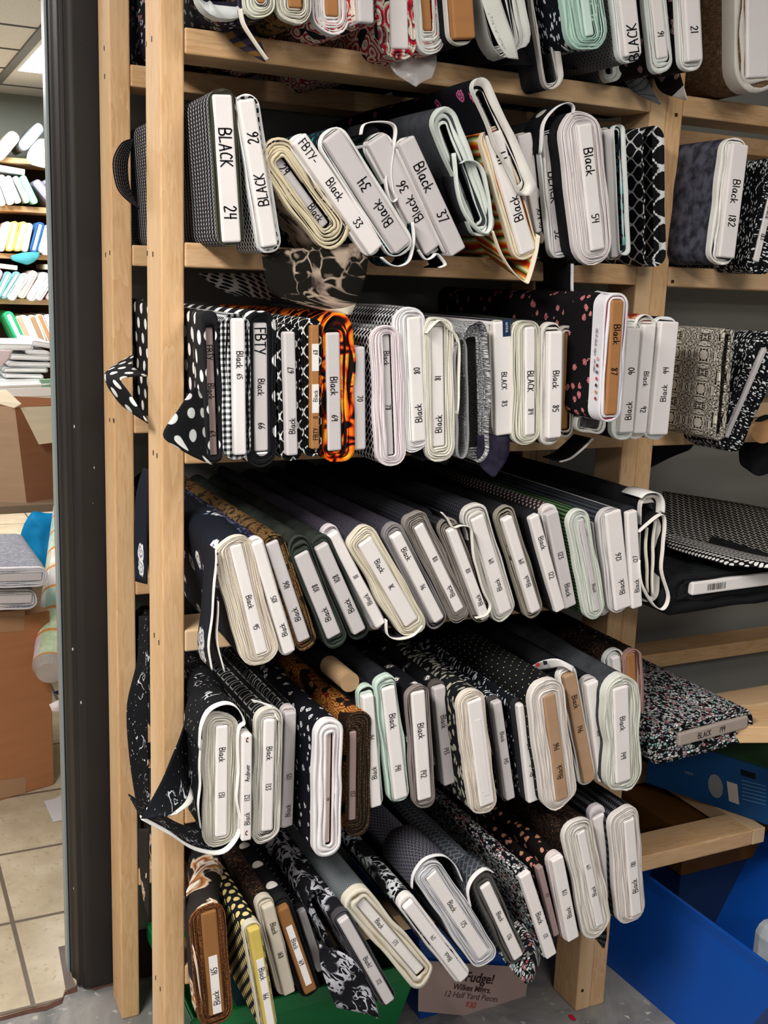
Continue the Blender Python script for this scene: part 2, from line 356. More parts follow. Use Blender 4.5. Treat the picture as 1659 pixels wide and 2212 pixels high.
def handwriting(parent, text, ctr, h, d, y, mat, th=.11):
    """flat pen strokes lying on the board end. ctr=(x,z) local centre; d='d' reads downwards, 'u' upwards, 'h' level"""
    st, W = strokes(text, h); V = []; Fc = []
    for s in st:
        for i in range(len(s)-1):
            (ax, ay), (bx, by) = s[i], s[i+1]; dx, dy = bx-ax, by-ay; L = math.hypot(dx, dy) or 1
            ex, ey = dx/L*h*th*.35, dy/L*h*th*.35; nx, ny = -dy/L*h*th/2, dx/L*h*th/2
            q = [(ax-ex+nx, ay-ey+ny), (ax-ex-nx, ay-ey-ny), (bx+ex-nx, by+ey-ny), (bx+ex+nx, by+ey+ny)]
            b = len(V)
            for px, pz in q:
                px -= W/2; pz -= h/2
                if d == 'd': X, Z = pz, -px
                elif d == 'u': X, Z = -pz, px
                else: X, Z = px, pz
                V.append((ctr[0]+X, y, ctr[1]+Z))
            Fc.append((b, b+1, b+2, b+3))
    return mesh('handwriting', V, Fc, mat, parent)

INK = plain('14141a', .6, name='marker_ink')
PAPER = plain('efe9e6', .7, var=.05, name='board_paper')

# ------------------------------------------------------------------ bolt of fabric
def rrect(x0, x1, z0, z1, r, nc, nx, nz):
    """closed rounded rectangle, constant count, ccw from right-bottom"""
    r = min(r, (x1-x0)/2*.98, (z1-z0)/2*.98); P = []
    def arc(cx, cz, a0):
        for i in range(nc): 
            a = a0+PI/2*i/nc; P.append((cx+r*math.cos(a), cz+r*math.sin(a)))
    def line(ax, az, bx, bz, n):
        for i in range(n): P.append((ax+(bx-ax)*i/n, az+(bz-az)*i/n))
    arc(x1-r, z0+r, -PI/2); line(x1, z0+r, x1, z1-r, nz)
    arc(x1-r, z1-r, 0); line(x1-r, z1, x0+r, z1, nx)
    arc(x0+r, z1-r, PI/2); line(x0, z1-r, x0, z0+r, nz)
    arc(x0+r, z0+r, PI); line(x0+r, z0, x1-r, z0, nx)
    return P
def frame(T, B, Y):
    t = at(T[0], T[1], Y); b = at(B[0], B[1], Y); H = (t-b).length
    lean = math.atan2(t.x-b.x, t.z-b.z); return b, H, lean
RAIL = {'A': 1930, 'B': 1615, 'C': 1301, 'D': 979, 'E': 662, 'F': 345}
YLIM = {'A': (-170, -20), 'B': (-110, -110), 'C': (-190, -110), 'D': (-200, -100), 'E': (-240, -130), 'F': (-250, -140)}
BOLTS = {}
def bolt(key, row, T, B, wpx, mg, label, cat='fabric bolt', board='paper', cloth=None, selv='f0ece8', gap=None, text=(), d='d',
         Y=None, L=580, band=13, lay=None, wob=1.0, inset=None, group=None, yaw=0, ink=None, rnd=.9, res=1, bdepth=None, back=.92, tsz=.62, noboard=False, sag=0):
    l, r, t, b = mg
    k = 1 if row not in YLIM else 0
    if Y is None:
        dn = (Vector(B)-Vector(T)).normalized(); bp = Vector(B)+dn*b
        p = atz(bp.x, bp.y, RAIL[row]+1); lo, hi = YLIM[row]; mid = (lo+hi)/2; Y = mid + .3*(max(lo, min(hi, p.y))-mid)
    bas, H, lean = frame(T, B, Y)
    mmpx = H/math.hypot(T[0]-B[0], T[1]-B[1])
    o0, o1, o2 = px_of(bas), px_of(bas+Vector((math.cos(lean), 0, -math.sin(lean)))*20), px_of(bas+Vector((math.sin(lean), 0, math.cos(lean)))*100)
    ax_ = (o2-o0).normalized(); e_ = o1-o0; ac = 20/abs(e_.x*ax_.y-e_.y*ax_.x)      # mm per pixel across the bolt
    wd = wpx*ac; l, r, t, b = l*ac, r*ac, t*mmpx, b*mmpx
    shf = 0
    if row in YLIM and not yaw:
        cl, sl = math.cos(lean), math.sin(lean); xl = min(bas.x-(wd/2+l)*cl, bas.x+H*sl-(wd/2+l)*cl)
        if xl < 43 and Y < -20: shf = 43-xl           # cloth is pushed past the corner post
    root = empty('fabric_bolt', (0, 0, 0)); tag(root, label, cat, group or GROUPS.get(row))
    root.rotation_euler = (0, lean, yaw)
    org = bas + Vector((-math.sin(lean)*b, 0, -math.cos(lean)*b)); root.location = org/1000
    root['_'] = 0; del root['_']
    M = Matrix.Translation(org/1000) @ Matrix.Rotation(yaw, 4, 'Z') @ Matrix.Rotation(lean, 4, 'Y')
    BOLTS[key] = (root, M, Y)
    seed = sum(ord(c)*(i+3) for i, c in enumerate(key)); rg = random.Random(seed)
    # local frame: z up along bolt from lowest cloth point, board from z=b to b+H
    hw = wd/2
    x0, x1, z0, z1 = -hw-l, hw+r, 0, b+H+t
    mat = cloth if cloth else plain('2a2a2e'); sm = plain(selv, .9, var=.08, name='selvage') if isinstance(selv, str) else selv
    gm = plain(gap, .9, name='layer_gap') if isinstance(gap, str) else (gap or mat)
    nc, nx, nz = (5, 4, 14) if res else (3, 2, 4)
    thk = max(l, r, t, b)
    if thk > 1.5:
        rad = min((x1-x0)/2*rnd, 60)
        O = rrect(x0, x1, z0, z1, rad, nc, nx, nz); I = rrect(-hw, hw, b, b+H, min(4, hw*.8), nc, nx, nz); n = len(O)
        def wobble(i, a, s):
            q = O[i % n]; return noise.noise(Vector((q[0]*.03+seed, q[1]*.016, a+s)))
        nl = lay if lay else max(1, int(round(thk/4.2)))
        if nl > 3 and res: nl = int(nl*1.5)
        # outer shell: band of selvage then print
        am = min(thk*.22, 5)*wob; cum = [0]
        for i in range(n):
            j = (i+1) % n; cum.append(cum[-1]+math.hypot(O[j][0]-O[i][0], O[j][1]-O[i][1]))
        cx_, cz_ = (x0+x1)/2, (z0+z1)/2
        def outp(i, y):
            q = O[i % n]; f = y/L; w_ = wobble(i, f*2.2, 0)*am
            sc = 1-(1-back)*f; e = Vector((q[0]-cx_, q[1]-cz_)); e2 = e.normalized()*w_
            zz = cz_+e.y*(1-(1-back)*f*.35)+e2.y
            s_ = min(1, max(0, (y-34)/max(20, -Y-42))) if shf else 0
            return (cx_+e.x*sc+e2.x+shf*s_*s_*(3-2*s_), y, zz)
        ys = [0, 3, band] if band > 3 else [0, 3]
        V = []; Fc = []; mi = []; uvs = []
        # end layers: crest and valley rings from inner to outer
        ins = inset if inset is not None else 0
        gd = 4 if nl < 5 else 3.2
        prof = [(0, ins+4, 1)]
        for a in range(nl):
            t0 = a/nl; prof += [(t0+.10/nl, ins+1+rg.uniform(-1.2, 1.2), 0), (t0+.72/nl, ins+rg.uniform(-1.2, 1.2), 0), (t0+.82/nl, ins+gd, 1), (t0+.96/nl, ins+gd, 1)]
        prof = prof[:-2]; prof[-1] = (1, 0 if ins < 6 else 0, 0)
        for (f, y, _) in prof:
            for i in range(n):
                w_ = 0 if f in (0, 1) else wobble(i, f*7.7, 9)*.75/nl*min(1, wob)
                ff = min(1, max(0, f+w_)); o_ = outp(i, 0); q = I[i]
                V.append((q[0]+(o_[0]-q[0])*ff, y + (noise.noise(Vector((q[0]*.05, q[1]*.02, f*9+seed)))*2.5*wob if 0 < f < 1 else 0), q[1]+(o_[2]-q[1])*ff))
        for a in range(len(prof)-1):
            for i in range(n):
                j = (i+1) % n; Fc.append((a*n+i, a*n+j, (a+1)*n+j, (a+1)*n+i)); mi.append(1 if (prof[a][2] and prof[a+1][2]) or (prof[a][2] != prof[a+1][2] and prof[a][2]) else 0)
        base = (len(prof)-1)*n
        for y in ys[1:]:
            for i in range(n): V.append(outp(i, y))
            nb = len(V)-n
            for i in range(n):
                j = (i+1) % n; Fc.append((base+i, base+j, nb+j, nb+i)); mi.append(0)
            base = nb
        uvz = [(v[0]/1000, v[2]/1000) for v in V]
        mesh('selvage', V, Fc, [sm, gm], root, mi, uvz, True)
        # printed outside
        ns = 10 if res else 2; V = []; uv = []; Fc = []; fu = []
        yy = [ys[-1]+(L-ys[-1])*(k_/ns)**1.3 for k_ in range(ns+1)]
        for y in yy:
            for i in range(n): V.append(outp(i, y))
        for a in range(ns):
            for i in range(n):
                j = (i+1) % n; Fc.append((a*n+i, a*n+j, (a+1)*n+j, (a+1)*n+i))
                u0, u1 = cum[i]/1000, cum[i+1]/1000; fu.append([(u0+seed*.37, yy[a]/1000), (u1+seed*.37, yy[a]/1000), (u1+seed*.37, yy[a+1]/1000), (u0+seed*.37, yy[a+1]/1000)])
        Fc.append(tuple(range(ns*n, ns*n+n))); fu.append([(0, 0)]*n)
        mesh('fabric', V, Fc, mat, root, None, fu, True)
    if not noboard:
        bm_ = {'paper': PAPER, 'card': cardboard('b07a4a'), 'tan': cardboard('b89474'), 'grey': plain('cfc8c8', .7, var=.05, name='board_paper'),
               'mauve': plain('a08a86', .75, var=.05, name='board_paper'), 'brown': cardboard('96683c')}[board] if isinstance(board, str) else board
        e = bdepth if bdepth is not None else ((-11 if thk < 17/mmpx*mmpx and res else -3) if thk > 1.5 else 0)
        bo = mesh('board', boxv(-hw, hw, e, (L-8 if not shf else 42), b, b+H), BF, bm_, root); bevel(bo, min(3.5, hw*.35), 3 if res else 1)
        for tx in text:
            s, fr_ = tx[0], tx[1]; hh = wd*(tx[2] if len(tx) > 2 else tsz)*(1 if row == 'B' else .86)
            handwriting(bo, s, (0, b+H*(1-fr_)), hh, tx[3] if len(tx) > 3 else d, e-.6, ink or INK)
    return root
GROUPS = {'A': 'fabric bolts on the highest shelf', 'B': 'fabric bolts on the second shelf from the top', 'C': 'fabric bolts on the third shelf from the top',
          'D': 'fabric bolts on the fourth shelf from the top', 'E': 'fabric bolts on the fifth shelf from the top', 'F': 'fabric bolts on the lowest shelf'}

def ribbon(key, pts, depth, cloth, selv='f0ece8', band=12, dy=0, name='loose_edge', n=5, th=1.6, back_dz=0, back_dx=0):
    """a loose fold of cloth: polyline seen on the bolt's front plane, run back by depth"""
    root, M, Y = BOLTS[key]; inv = M.inverted(); Yp = Y+dy
    P = [at(x, y, Yp) for x, y in cr([tuple(map(float, p)) for p in pts], n)]
    V = []; Fc = []; mi = []; uv = []; ys = [0, min(band, depth-1), depth] if band else [0, depth]; cum = 0
    lastp = None; N = len(ys)
    for p in P:
        if lastp is not None: cum += (p-lastp).length
        lastp = p
        for q in ys:
            w_ = noise.noise(Vector((cum*.02, q*.02, len(key))))*3
            V.append(p+Vector((w_+back_dx*q/depth, q, back_dz*q/depth))); uv.append((cum/1000, q/1000))
    V = [tuple((inv @ (v/1000))*1000) for v in V]
    for i in range(len(P)-1):
        for k in range(N-1):
            Fc.append((i*N+k, (i+1)*N+k, (i+1)*N+k+1, i*N+k+1)); mi.append(0 if (band and k == 0) else 1)
    o = mesh(name, V, Fc, [plain(selv, .9, var=.08, name='selvage') if isinstance(selv, str) else selv, cloth], root, mi, uv, True)
    s = o.modifiers.new('thickness', 'SOLIDIFY'); s.thickness = th/1000; s.offset = 0
    return o
def sheet(name, rows, cloth, key=None, th=1.5, sub=2, uvs=1.0, edge=None, label=None, cat=None, group=None, wr=2.0):
    """draped cloth through a grid of (px, py, Y) points; edge=(side, width share, colour) paints a selvage strip"""
    G_ = [[(atz(q[0], q[1], q[3]) if len(q) > 3 else at(*q)) for q in rw] for rw in rows]; nr, ncx = len(G_), len(G_[0])
    R1 = [cr([tuple(v) for v in rw], 5) for rw in G_]; C = [cr([rw[j] for rw in R1], 5) for j in range(len(R1[0]))]
    nj, ni = len(C), len(C[0]); V = []; uv = []
    cu = [0]*ni
    for j in range(nj):
        cv = 0
        for i in range(ni):
            p = Vector(C[j][i]); p += Vector((0, noise.noise(p*.018)*wr*2, 0)) 
            if j: cu[i] += (Vector(C[j][i])-Vector(C[j-1][i])).length
            if i: cv += (Vector(C[j][i])-Vector(C[j][i-1])).length
            V.append(p); uv.append((cu[i]/1000*uvs, cv/1000*uvs))
    Fc = []; mi = []
    for j in range(nj-1):
        for i in range(ni-1):
            Fc.append((j*ni+i, (j+1)*ni+i, (j+1)*ni+i+1, j*ni+i+1)); m = 0
            if edge:
                sd, wd = edge[0], edge[1]; fi, fj = (i+.5)/(ni-1), (j+.5)/(nj-1)
                if (sd == 'b' and fi > 1-wd) or (sd == 't' and fi < wd) or (sd == 'r' and fj > 1-wd) or (sd == 'l' and fj < wd): m = 1
            mi.append(m)
    if key:
        root, M, Y = BOLTS[key]; inv = M.inverted(); V = [tuple((inv @ (v/1000))*1000) for v in V]
    else: root = None
    o = mesh(name, V, Fc, [cloth, plain(edge[2] if edge else 'f0ece8', .9, var=.05, name='selvage')], root, mi, uv, True)
    s = o.modifiers.new('thickness', 'SOLIDIFY'); s.thickness = th/1000; s.offset = 0
    if label: tag(o, label, cat, group)
    return o

def pxtext(key, text, p0, p1, h, Y0, Y1=None, mat=None, name='printed_lettering'):
    """small print on a cloth edge, set out between two points of the edge"""
    root, M, Yk = BOLTS[key]; inv = M.inverted(); Y1 = Y0 if Y1 is None else Y1
    st, W_ = strokes(text, 1.0); a = Vector(p0); d = Vector(p1)-a; Lp = d.length; d = d/Lp; nrm = Vector((d.y, -d.x)); V = []; Fc = []
    for s in st:
        for i in range(len(s)-1):
            b = len(V); q = []
            for (gx, gy) in (s[i], s[i+1]):
                for o in (-.07, .07):
                    p = a+d*(gx/W_*Lp+o*h*.4)+nrm*((gy-.5+o)*h); V.append(inv @ (at(p.x, p.y, Y0+(Y1-Y0)*gx/W_)/1000)*1000)
            Fc.append((b, b+1, b+3, b+2))
    return mesh(name, V, Fc, mat or plain('3a3a40', .7), root)
def pxpatch(key, pts, Y, mat, name='printed_mark'):
    root, M, Yk = BOLTS[key]; inv = M.inverted(); return mesh(name, [inv @ (at(x, y, Y)/1000)*1000 for x, y in pts], [tuple(range(len(pts)))], mat, root)
# ------------------------------------------------------------------ the room
def struct(o): o['kind'] = 'structure'; return o
def poly_floor(name, P, z, mat):
    o = mesh(name, [(p[0], p[1], z) for p in P], [tuple(range(len(P)))], mat); return struct(o)
g = G('stone_floor', .45, .4); o_ = g.obj(); nz = g.noi(g.map(o_, (1, 1, 1)), 5, 5, .65, dist=.8)
c = g.ramp(nz, [(.3, '5d5d5e'), (.45, '7b7a7a'), (.55, '8d8b88'), (.72, 'a3a09b')]); c = g.mix(g.step(g.noi(o_, 40, 3), .62, .72), c, 'b5b1a8')
c = g.mix(g.step(g.noi(g.map(o_, (1, 4, 1), .5), 3, 4, .7), .6, .75), c, '6b6862')
floor_m = g.out(c, nz, .1, .002)
g = G('beige_tile', .35, .45); o_ = g.obj(); x, y, _ = g.xyz(g.map(o_, (1/.34, 1/.34, 1), 0, (.165/.34, -.472/.34+3, 0)))
ex = g.M('ABSOLUTE', g.M('SUBTRACT', g.M('FRACT', x), .5)); ey = g.M('ABSOLUTE', g.M('SUBTRACT', g.M('FRACT', y), .5)); e = g.M('MAXIMUM', ex, ey)
nz = g.noi(o_, 9, 5, .6); c = g.ramp(nz, [(.3, 'b3a38a'), (.5, 'c2b399'), (.7, 'cfc2ab')]); c = g.mix(g.step(g.noi(o_, 70, 2), .6, .7), c, 'b09f86')
tile_m = g.out(g.mix(g.step(e, .482, .488), c, '6e6459'), g.M('SUBTRACT', 1.0, g.step(e, .478, .49)), .5, .003)
poly_floor('floor', [(-4000, -5000), (5000, -5000), (5000, 700), (-4000, 700)], 0, floor_m)
jag = [(-30, 2200), (0, 2197), (60, 2180), (100, 2172), (135, 2157), (140, 2142), (165, 2130), (166, 2118), (200, 2128), (225, 2123), (262, 2118)]
J = [atz(x, y, 3) for x, y in jag]
poly_floor('floor_tiles', [(J[0].x-3000, J[0].y)] + [(p.x, p.y) for p in J] + [(60, 560), (2600, 560), (2600, 6500), (-3500, 6500)], 3, tile_m)
# crumbled mortar line where the tiles stop
Vg = []; Fg = []
for i, p in enumerate(J):
    Vg += [(p.x, p.y+4, 3.5), (p.x+random.uniform(-3, 3), p.y-9-random.uniform(0, 9), .6)]
    if i: Fg.append((2*i-2, 2*i-1, 2*i+1, 2*i))
struct(mesh('floor_edge_mortar', Vg, Fg, plain('6b4a40', .95, var=.4, name='mortar')))
notch = [atz(x, y, 3.6) for x, y in ((126, 2046), (140, 2042), (149, 2095), (165, 2130), (142, 2140))]
struct(mesh('floor_patch', [tuple(p) for p in notch], [(0, 4, 3, 2, 1)], plain('837570', .9, var=.25, name='mortar')))
wallg = G('painted_wall', .85, .2); o_ = wallg.obj(); wm = wallg.out(wallg.mix(wallg.noi(o_, 3, 3), '8b8b86', '979892'), wallg.noi(o_, 220, 2), .25, .001)
wall2 = G('sage_wall', .85, .2); o_ = wall2.obj(); wm2 = wall2.out(wall2.mix(wall2.noi(o_, 2, 3), '8d958f', '9aa19a'), wall2.noi(o_, 90, 2), .2, .001)
struct(box('wall_back', 10.5, 4200, 490, 572, 0, 2700, wm, bv=0))
struct(box('wall_far', -4000, 4200, 6400, 6480, 0, 2700, wm2, bv=0))
struct(box('wall_side', 2600, 2680, 572, 6400, 0, 2700, wm2, bv=0))
struct(box('baseboard_back', 11, 4200, 481, 490, 0, 118, plain('3a2c26', .5, name='baseboard_paint')))
# ceiling with its grid
g = G('ceiling_tile', .95, .1); o_ = g.obj(); x, y, _ = g.xyz(g.map(o_, (1/.61, 1/.625, 1), 0, (0, 0, 0)))
tilec = g.out(g.mix(g.step(g.noi(o_, 120, 2), .5, .7), 'dcdedb', 'c6c8c4'))
ce = mesh('ceiling', [(-4000, -5000, 2700), (4200, -5000, 2700), (4200, 6400, 2700), (-4000, 6400, 2700)], [(3, 2, 1, 0)], tilec); struct(ce)
grid = plain('6a6c6a', .5, name='grid_metal'); Vg = []; Fg = []
def addbox(V, Fc, a): b = len(V); V += boxv(*a); Fc += [tuple(b+i for i in f) for f in BF]
for k in range(-2, 3):
    X = 484+610*k; addbox(Vg, Fg, (X-(24 if k == 0 else 12), X+(24 if k == 0 else 12), 600, 6400, 2688 if k == 0 else 2694, 2700))
for k in range(10): Y = 4138+625*(k-6); addbox(Vg, Fg, (-1500, 2600, Y-8, Y+8, 2694, 2700))
struct(mesh('ceiling_grid', Vg, Fg, grid))
em = bpy.data.materials.new('light_diffuser'); em.use_nodes = True; em.node_tree.nodes['Principled BSDF'].inputs['Emission Color'].default_value = (1, 1, .98, 1)
em.node_tree.nodes['Principled BSDF'].inputs['Emission Strength'].default_value = 5
cl = tag(empty('ceiling_light', (800, 4763, 2690)), 'white fluorescent ceiling panel in the room beyond the doorway', 'ceiling light')
for nm, bb, mt in (('diffuser', (-268, 268, -595, 595, -4, 0), em), ('frame', (-292, 292, -615, 615, -2, 4), plain('d8dad6', .4))):
    o = mesh(nm, boxv(*bb), BF, mt, cl)
# dark metal door frame closing the wall's end
prof = [(10, 486), (-40, 486), (-47, 489), (-52, 494), (-54, 503), (-59, 503), (-63, 508), (-66, 530), (-71, 540), (-72, 582), (10, 582)]
n = len(prof); dm = G('dark_metal_paint', .55, .35); o_ = dm.obj()
sp = dm.M('LESS_THAN', dm.vor(dm.map(o_, (1, 1, .45)), 22), .035)
dmm = dm.out(dm.mix(sp, dm.mix(dm.noi(o_, 6, 3), '211d1b', '2e2926'), 'c9c4ba'), dm.noi(o_, 300, 2), .3, .0006)
V = [(x, y, 0) for x, y in prof] + [(x, y, 2700) for x, y in prof]
fr_ = mesh('trim_1', V, [(i, i+n, (i+1) % n+n, (i+1) % n) for i in range(n)] + [tuple(range(n-1, -1, -1)), tuple(range(n, 2*n))], dmm); struct(fr_); bevel(fr_, 2.5, 3, .3)
alu = plain('8d9798', .35, .6, name='metal_strip')
struct(box('trim_2', -78, -72.5, 560, 590, 0, 2700, alu, bv=1))

# ------------------------------------------------------------------ the two timber shelving units
ZR = [1892, 1577, 1263, 941, 624, 307]; DD = 357.3; W = 922
def unit(label, X0, X1, backz, frontskip=(), xs=None):
    u = tag(empty('shelving_unit', (X0, 0, 0)), label, 'shelving unit')
    def part(nm, bb, ax, bv=3):
        x0, x1, y0, y1, z0, z1 = bb
        return box(nm, x0-X0, x1-X0, y0, y1, z0, z1, wood(ax), u, bv)
    for X in (X0, X1-38):
        part('post', (X, X+38, 0, 89, 0, 2450), 'z'); part('post', (X, X+38, DD, DD+89, 0, 2450), 'z')
    for i, z in enumerate(ZR):
        xa, xb = X0+38.5, X1-38.5
        if xs and i in xs: xb = xs[i]
        if i not in frontskip: part('front_rail', (xa, xb, 0, 89, z, z+38), 'x')
        part('rear_rail', (X0+38.5, X1-38.5, DD, DD+89, z, z+38), 'x')
    return u
ul = unit('tall bare pine shelving unit loaded with black-coded fabric bolts', 0, W+38, 0)
ur = unit('pine shelving unit beyond the paired posts, with near-empty lower shelves', W+38, 2150, 0, xs={5: 1393})
box('side_rail', 1394-(W+38), 1432-(W+38), 0, 446, 307, 345, wood('y'), ur)
stp = plain('3a3230', .4, .6, name='staple_steel')
for px, py, X in ((315, 95, 0), (327, 84, 0), (318, 547, 0), (330, 549, 0), (331, 978, 0), (339, 984, 0), (333, 1372, 0), (343, 1388, 0), (336, 2112, 0), (346, 2136, 0)):
    p = atx(px, py, -.6); mesh('staple', boxv(p.x-.6, p.x+.6, p.y-1.2, p.y+1.2, p.z-4, p.z+4), BF, stp, ul)
for px, py in ((225, 104), (226, 165), (228, 550), (237, 546), (237, 907), (245, 908)):
    p = atx(px, py, -.6); mesh('staple', boxv(p.x-.6, p.x+.6, p.y-1.2, p.y+1.2, p.z-4, p.z+4), BF, stp, ul)
nl_ = plain('3b2a1c', .6)
for px, py in ((1461, 248), (1453, 608), (1258, 2140)):
    p = at(px, py, -.8); mesh('nail', boxv(p.x-1000*0-(W+38)-3, p.x-(W+38)+3, p.y-.6, p.y+1, p.z-3, p.z+3), BF, nl_, ur)
# ------------------------------------------------------------------ prints
P_DOT = fab('dots', '1b1c1f', 'f6f6f4', s=38, p=.23)
P_GING = fab('check', '161618', 'f2f2f0', '83868a', s=9)
P_CHAIN = fab('ogee', '121214', 'dcdcd8', s=20)
P_OGEE = fab('ogee', '17181b', 'dedede', s=30)
P_BRAID2 = fab('bands', '15151a', 'a9a9ae', s=11)
P_BRAID = fab('vbands', '15151a', 'a9a9ae', s=15)
P_HEX = fab('dots', 'e9e9ea', '151518', s=9, p=.36)
P_TEAL = fab('leaf', '0c1a22', '1f7d80', s=16)
P_GREY = fab('solid', '34363a', '45474c', s=1)
P_BLK = fab('solid', '131316', '1d1d20')
P_ROSE = fab('floral', '111117', 'd46a98', '5a2a44', s=34)
P_STRIPE = fab('stripe', s=34)
P_MULTI = fab('pebble', '1d1d28', 'c9cdd2', 'a04a48', s=9, p=.66)
P_PAIS = fab('paisley', '1e2028', 'e8d9c8', 'c2263a', s=22)
P_FLAME = fab('flame')
P_GEO = fab('zigzag', '131316', 'd4d4d4', s=12)
P_TWEED = fab('tweed', '1a1a1c', 'e0e0e0', '77777a', s=3)
P_NAVYF = fab('floral', '171b26', 'e9e6e2', '7a86a0', s=52, p=.04)
P_BRPAIS = fab('paisley', '2a2018', '7a6a3c', '6a3626', s=7)
P_OLIVE = fab('solid', '252a26', '343a34')
P_SILV = fab('tweed', '1c1a22', '565260', '38343e', s=2.5)
P_NAVYSC = fab('scroll', '1a1c30', '8a8eb0', s=14)
P_HERR = fab('zigzag', '17171b', '44444c', s=7)
P_GREEN = fab('bands', '1a211a', '5d8a55', s=7)
P_SCRIPT = fab('script', '14161a', 'd6dade', s=42)
P_LOOPS = fab('loops', '101012', '8a8a86', s=34)
P_DAISY = fab('floral', '10121a', 'f2f2f4', '20202a', s=17, p=.06)
P_RBPAIS = fab('paisley', '241812', 'b98a3c', '8e2f22', s=15)
P_MINT = fab('solid', '1a1a1e', '26262a')
P_WFLOW = fab('floral', '111216', 'efe9e2', '111216', s=30, p=-.06)
P_FERN = fab('leaf', '15171b', 'b3ae9c', s=20, p=.08)
P_STARW = fab('leaf', '12151c', 'd8dde0', s=18, p=.02)
P_DASH = fab('dots', '17181a', 'd6d2a0', s=15, p=.05)
P_ROUND = fab('floral', '1c1614', 'a06a58', '402820', s=9)
P_MAG = fab('petal', '2a2624', '8a4e26', 'f4e2c8')
P_GOLDDOT = fab('dots', '1a1c1e', 'e6cf86', s=17, p=.3)
P_BIGDOT = fab('dots', '121215', 'e4ddd4', s=52, p=.17)
P_PLUS = fab('plus', '16161a', 'c4c6ca', s=19)
P_LACE = fab('scroll', '19191e', 'c4c4cc', s=20, p=.05)
P_GKNIT = fab('weave', '50565a', '868d90', s=3, p=.4)
P_BWPAIS = fab('scroll', '121317', 'cfd3d6', s=22, p=.04)
P_HOUND = fab('weave', '2d2c33', '66656e', s=7, p=1)
P_WAVE = fab('zigzag', '3f4247', '6d7178', s=13)
P_PEB = fab('pebble', '121216', 'd9dcdc', 'b8b2a8', s=5, p=.25)
P_PINKF = fab('floral', '14100f', 'e08a80', 'b8a05a', s=17)
P_BRFL = fab('leaf', '1d1512', '6b4a34', s=8)
P_STRI2 = fab('bands', '151519', '54555a', s=16)
P_MARB = fab('solid', '24252c', '565664', s=.6)
P_LEAFBW = fab('leaf', '141519', 'e9ecea', s=11, p=.03)
P_DAM = fab('damask', '1c1718', 'c9c2b4', s=64, p=-.03)
P_SKULL = fab('floral', '141114', 'd98a88', '9a3c4c', s=20)
P_BURL = fab('plaid', '2d2219', 'b39a74', '6b5540')
P_SCENE = fab('scenic', '15130f', 'a89684', '857567')
P_PLAID = fab('check', '241f2a', '86622c', '3d3848', s=24)
P_DKFLOR = fab('floral', '1b1716', 'b98a8a', '55504e', s=19, p=.05)
P_LACEGR = fab('dots', '6f7072', '26272a', s=7, p=.2)
# ------------------------------------------------------------------ highest shelf (cut by the top of the picture)
bolt('A1', 'A', (470, -270), (497, -4), 74, (30, 14, 30, 46), 'fat bolt of dark confetti-print cloth with a wide white rim, beside the front post', cloth=P_MULTI, selv='d3d6d4', board=P_BLK, bdepth=24, band=26, lay=1, noboard=True, inset=20)
bolt('A2', 'A', (552, -270), (563, 6), 14, (26, 24, 20, 32), 'pale green-white rolled bolt with a gold board hanging over the top rail', cloth=P_PLAID, selv='e0e0ce', board='card', lay=4, wob=1.6)
bolt('A3', 'A', (622, -270), (637, 18), 30, (24, 22, 20, 34), 'cream rolled bolt with a brown cardboard core over the top rail', cloth=P_BRPAIS, selv='d9d5c4', board='card', lay=4, wob=1.6)
bolt('A4', 'A', (705, -270), (717, 36), 28, (26, 24, 20, 40), 'bolt of paisley cloth with white printed edge and brown core', cloth=P_PAIS, selv='e9e6e6', board='card', lay=4, band=16)
bolt('A5', 'A', (778, -270), (786, 52), 33, (3, 5, 4, 5), 'narrow bolt with plain grey-white board end between two paisley bolts', cloth=P_PAIS, selv=P_PAIS, board='grey', lay=1)
bolt('A6', 'A', (852, -270), (863, 106), 38, (26, 20, 20, 22), 'bolt with bright white board wrapped in red and navy paisley', cloth=P_PAIS, selv=P_PAIS, lay=3, band=0)
bolt('A7', 'A', (905, -270), (925, 66), 24, (14, 22, 20, 54), 'bolt with ochre core sunk in thick white folds, beside the red paisley', cloth=P_PAIS, selv='dfe2dc', board='card', lay=6, bdepth=4)
bolt('A8', 'A', (972, -270), (998, 86), 46, (4, 3, 10, 12), 'bolt with a wide bare ochre carton end', cloth=P_BLK, selv='d8d4cc', board='card', lay=1)
bolt('A9', 'A', (1025, -270), (1098, 92), 46, (16, 30, 10, 30), 'large loosely folded black bolt with a broad printed white edge', cloth=P_BLK, selv='dcdcd6', lay=4, band=40, noboard=True, inset=16, wob=1.8)
bolt('A10', 'A', (1130, -270), (1200, 176), 20, (14, 10, 10, 14), 'droopy grey and white folded bolt hanging below the top rail', cloth=P_GREY, selv='dedad2', lay=3, noboard=True, inset=12, wob=1.6)
bolt('A11', 'A', (1225, -270), (1273, 78), 18, (38, 32, 20, 30), 'thick bolt showing rumpled mint-green layers', cloth=P_STARW, selv='bfe0d0', lay=7, wob=2, board=plain('cfe6da', .9))
bolt('A12', 'A', (1318, -270), (1361, 122), 36, (6, 8, 6, 14), 'white bolt end marked BLA in thick black letters at the picture top', cloth=P_LACEGR, selv='eef0ee', lay=2, text=[('BLACK', .92, .66)], d='u')
bolt('A12b', 'A', (1285, -270), (1322, 158), 12, (12, 16, 8, 20), 'slack white double fold under the bolt marked BLA', cloth=P_LACEGR, selv='e9ebe4', lay=3, noboard=True, inset=8, Y=-25)
bolt('A13', 'A', (1362, -270), (1392, 112), 15, (1, 1, 1, 1), 'slim tan board edge behind the bolt marked BLA', cloth=P_BRFL, board='card', Y=0)
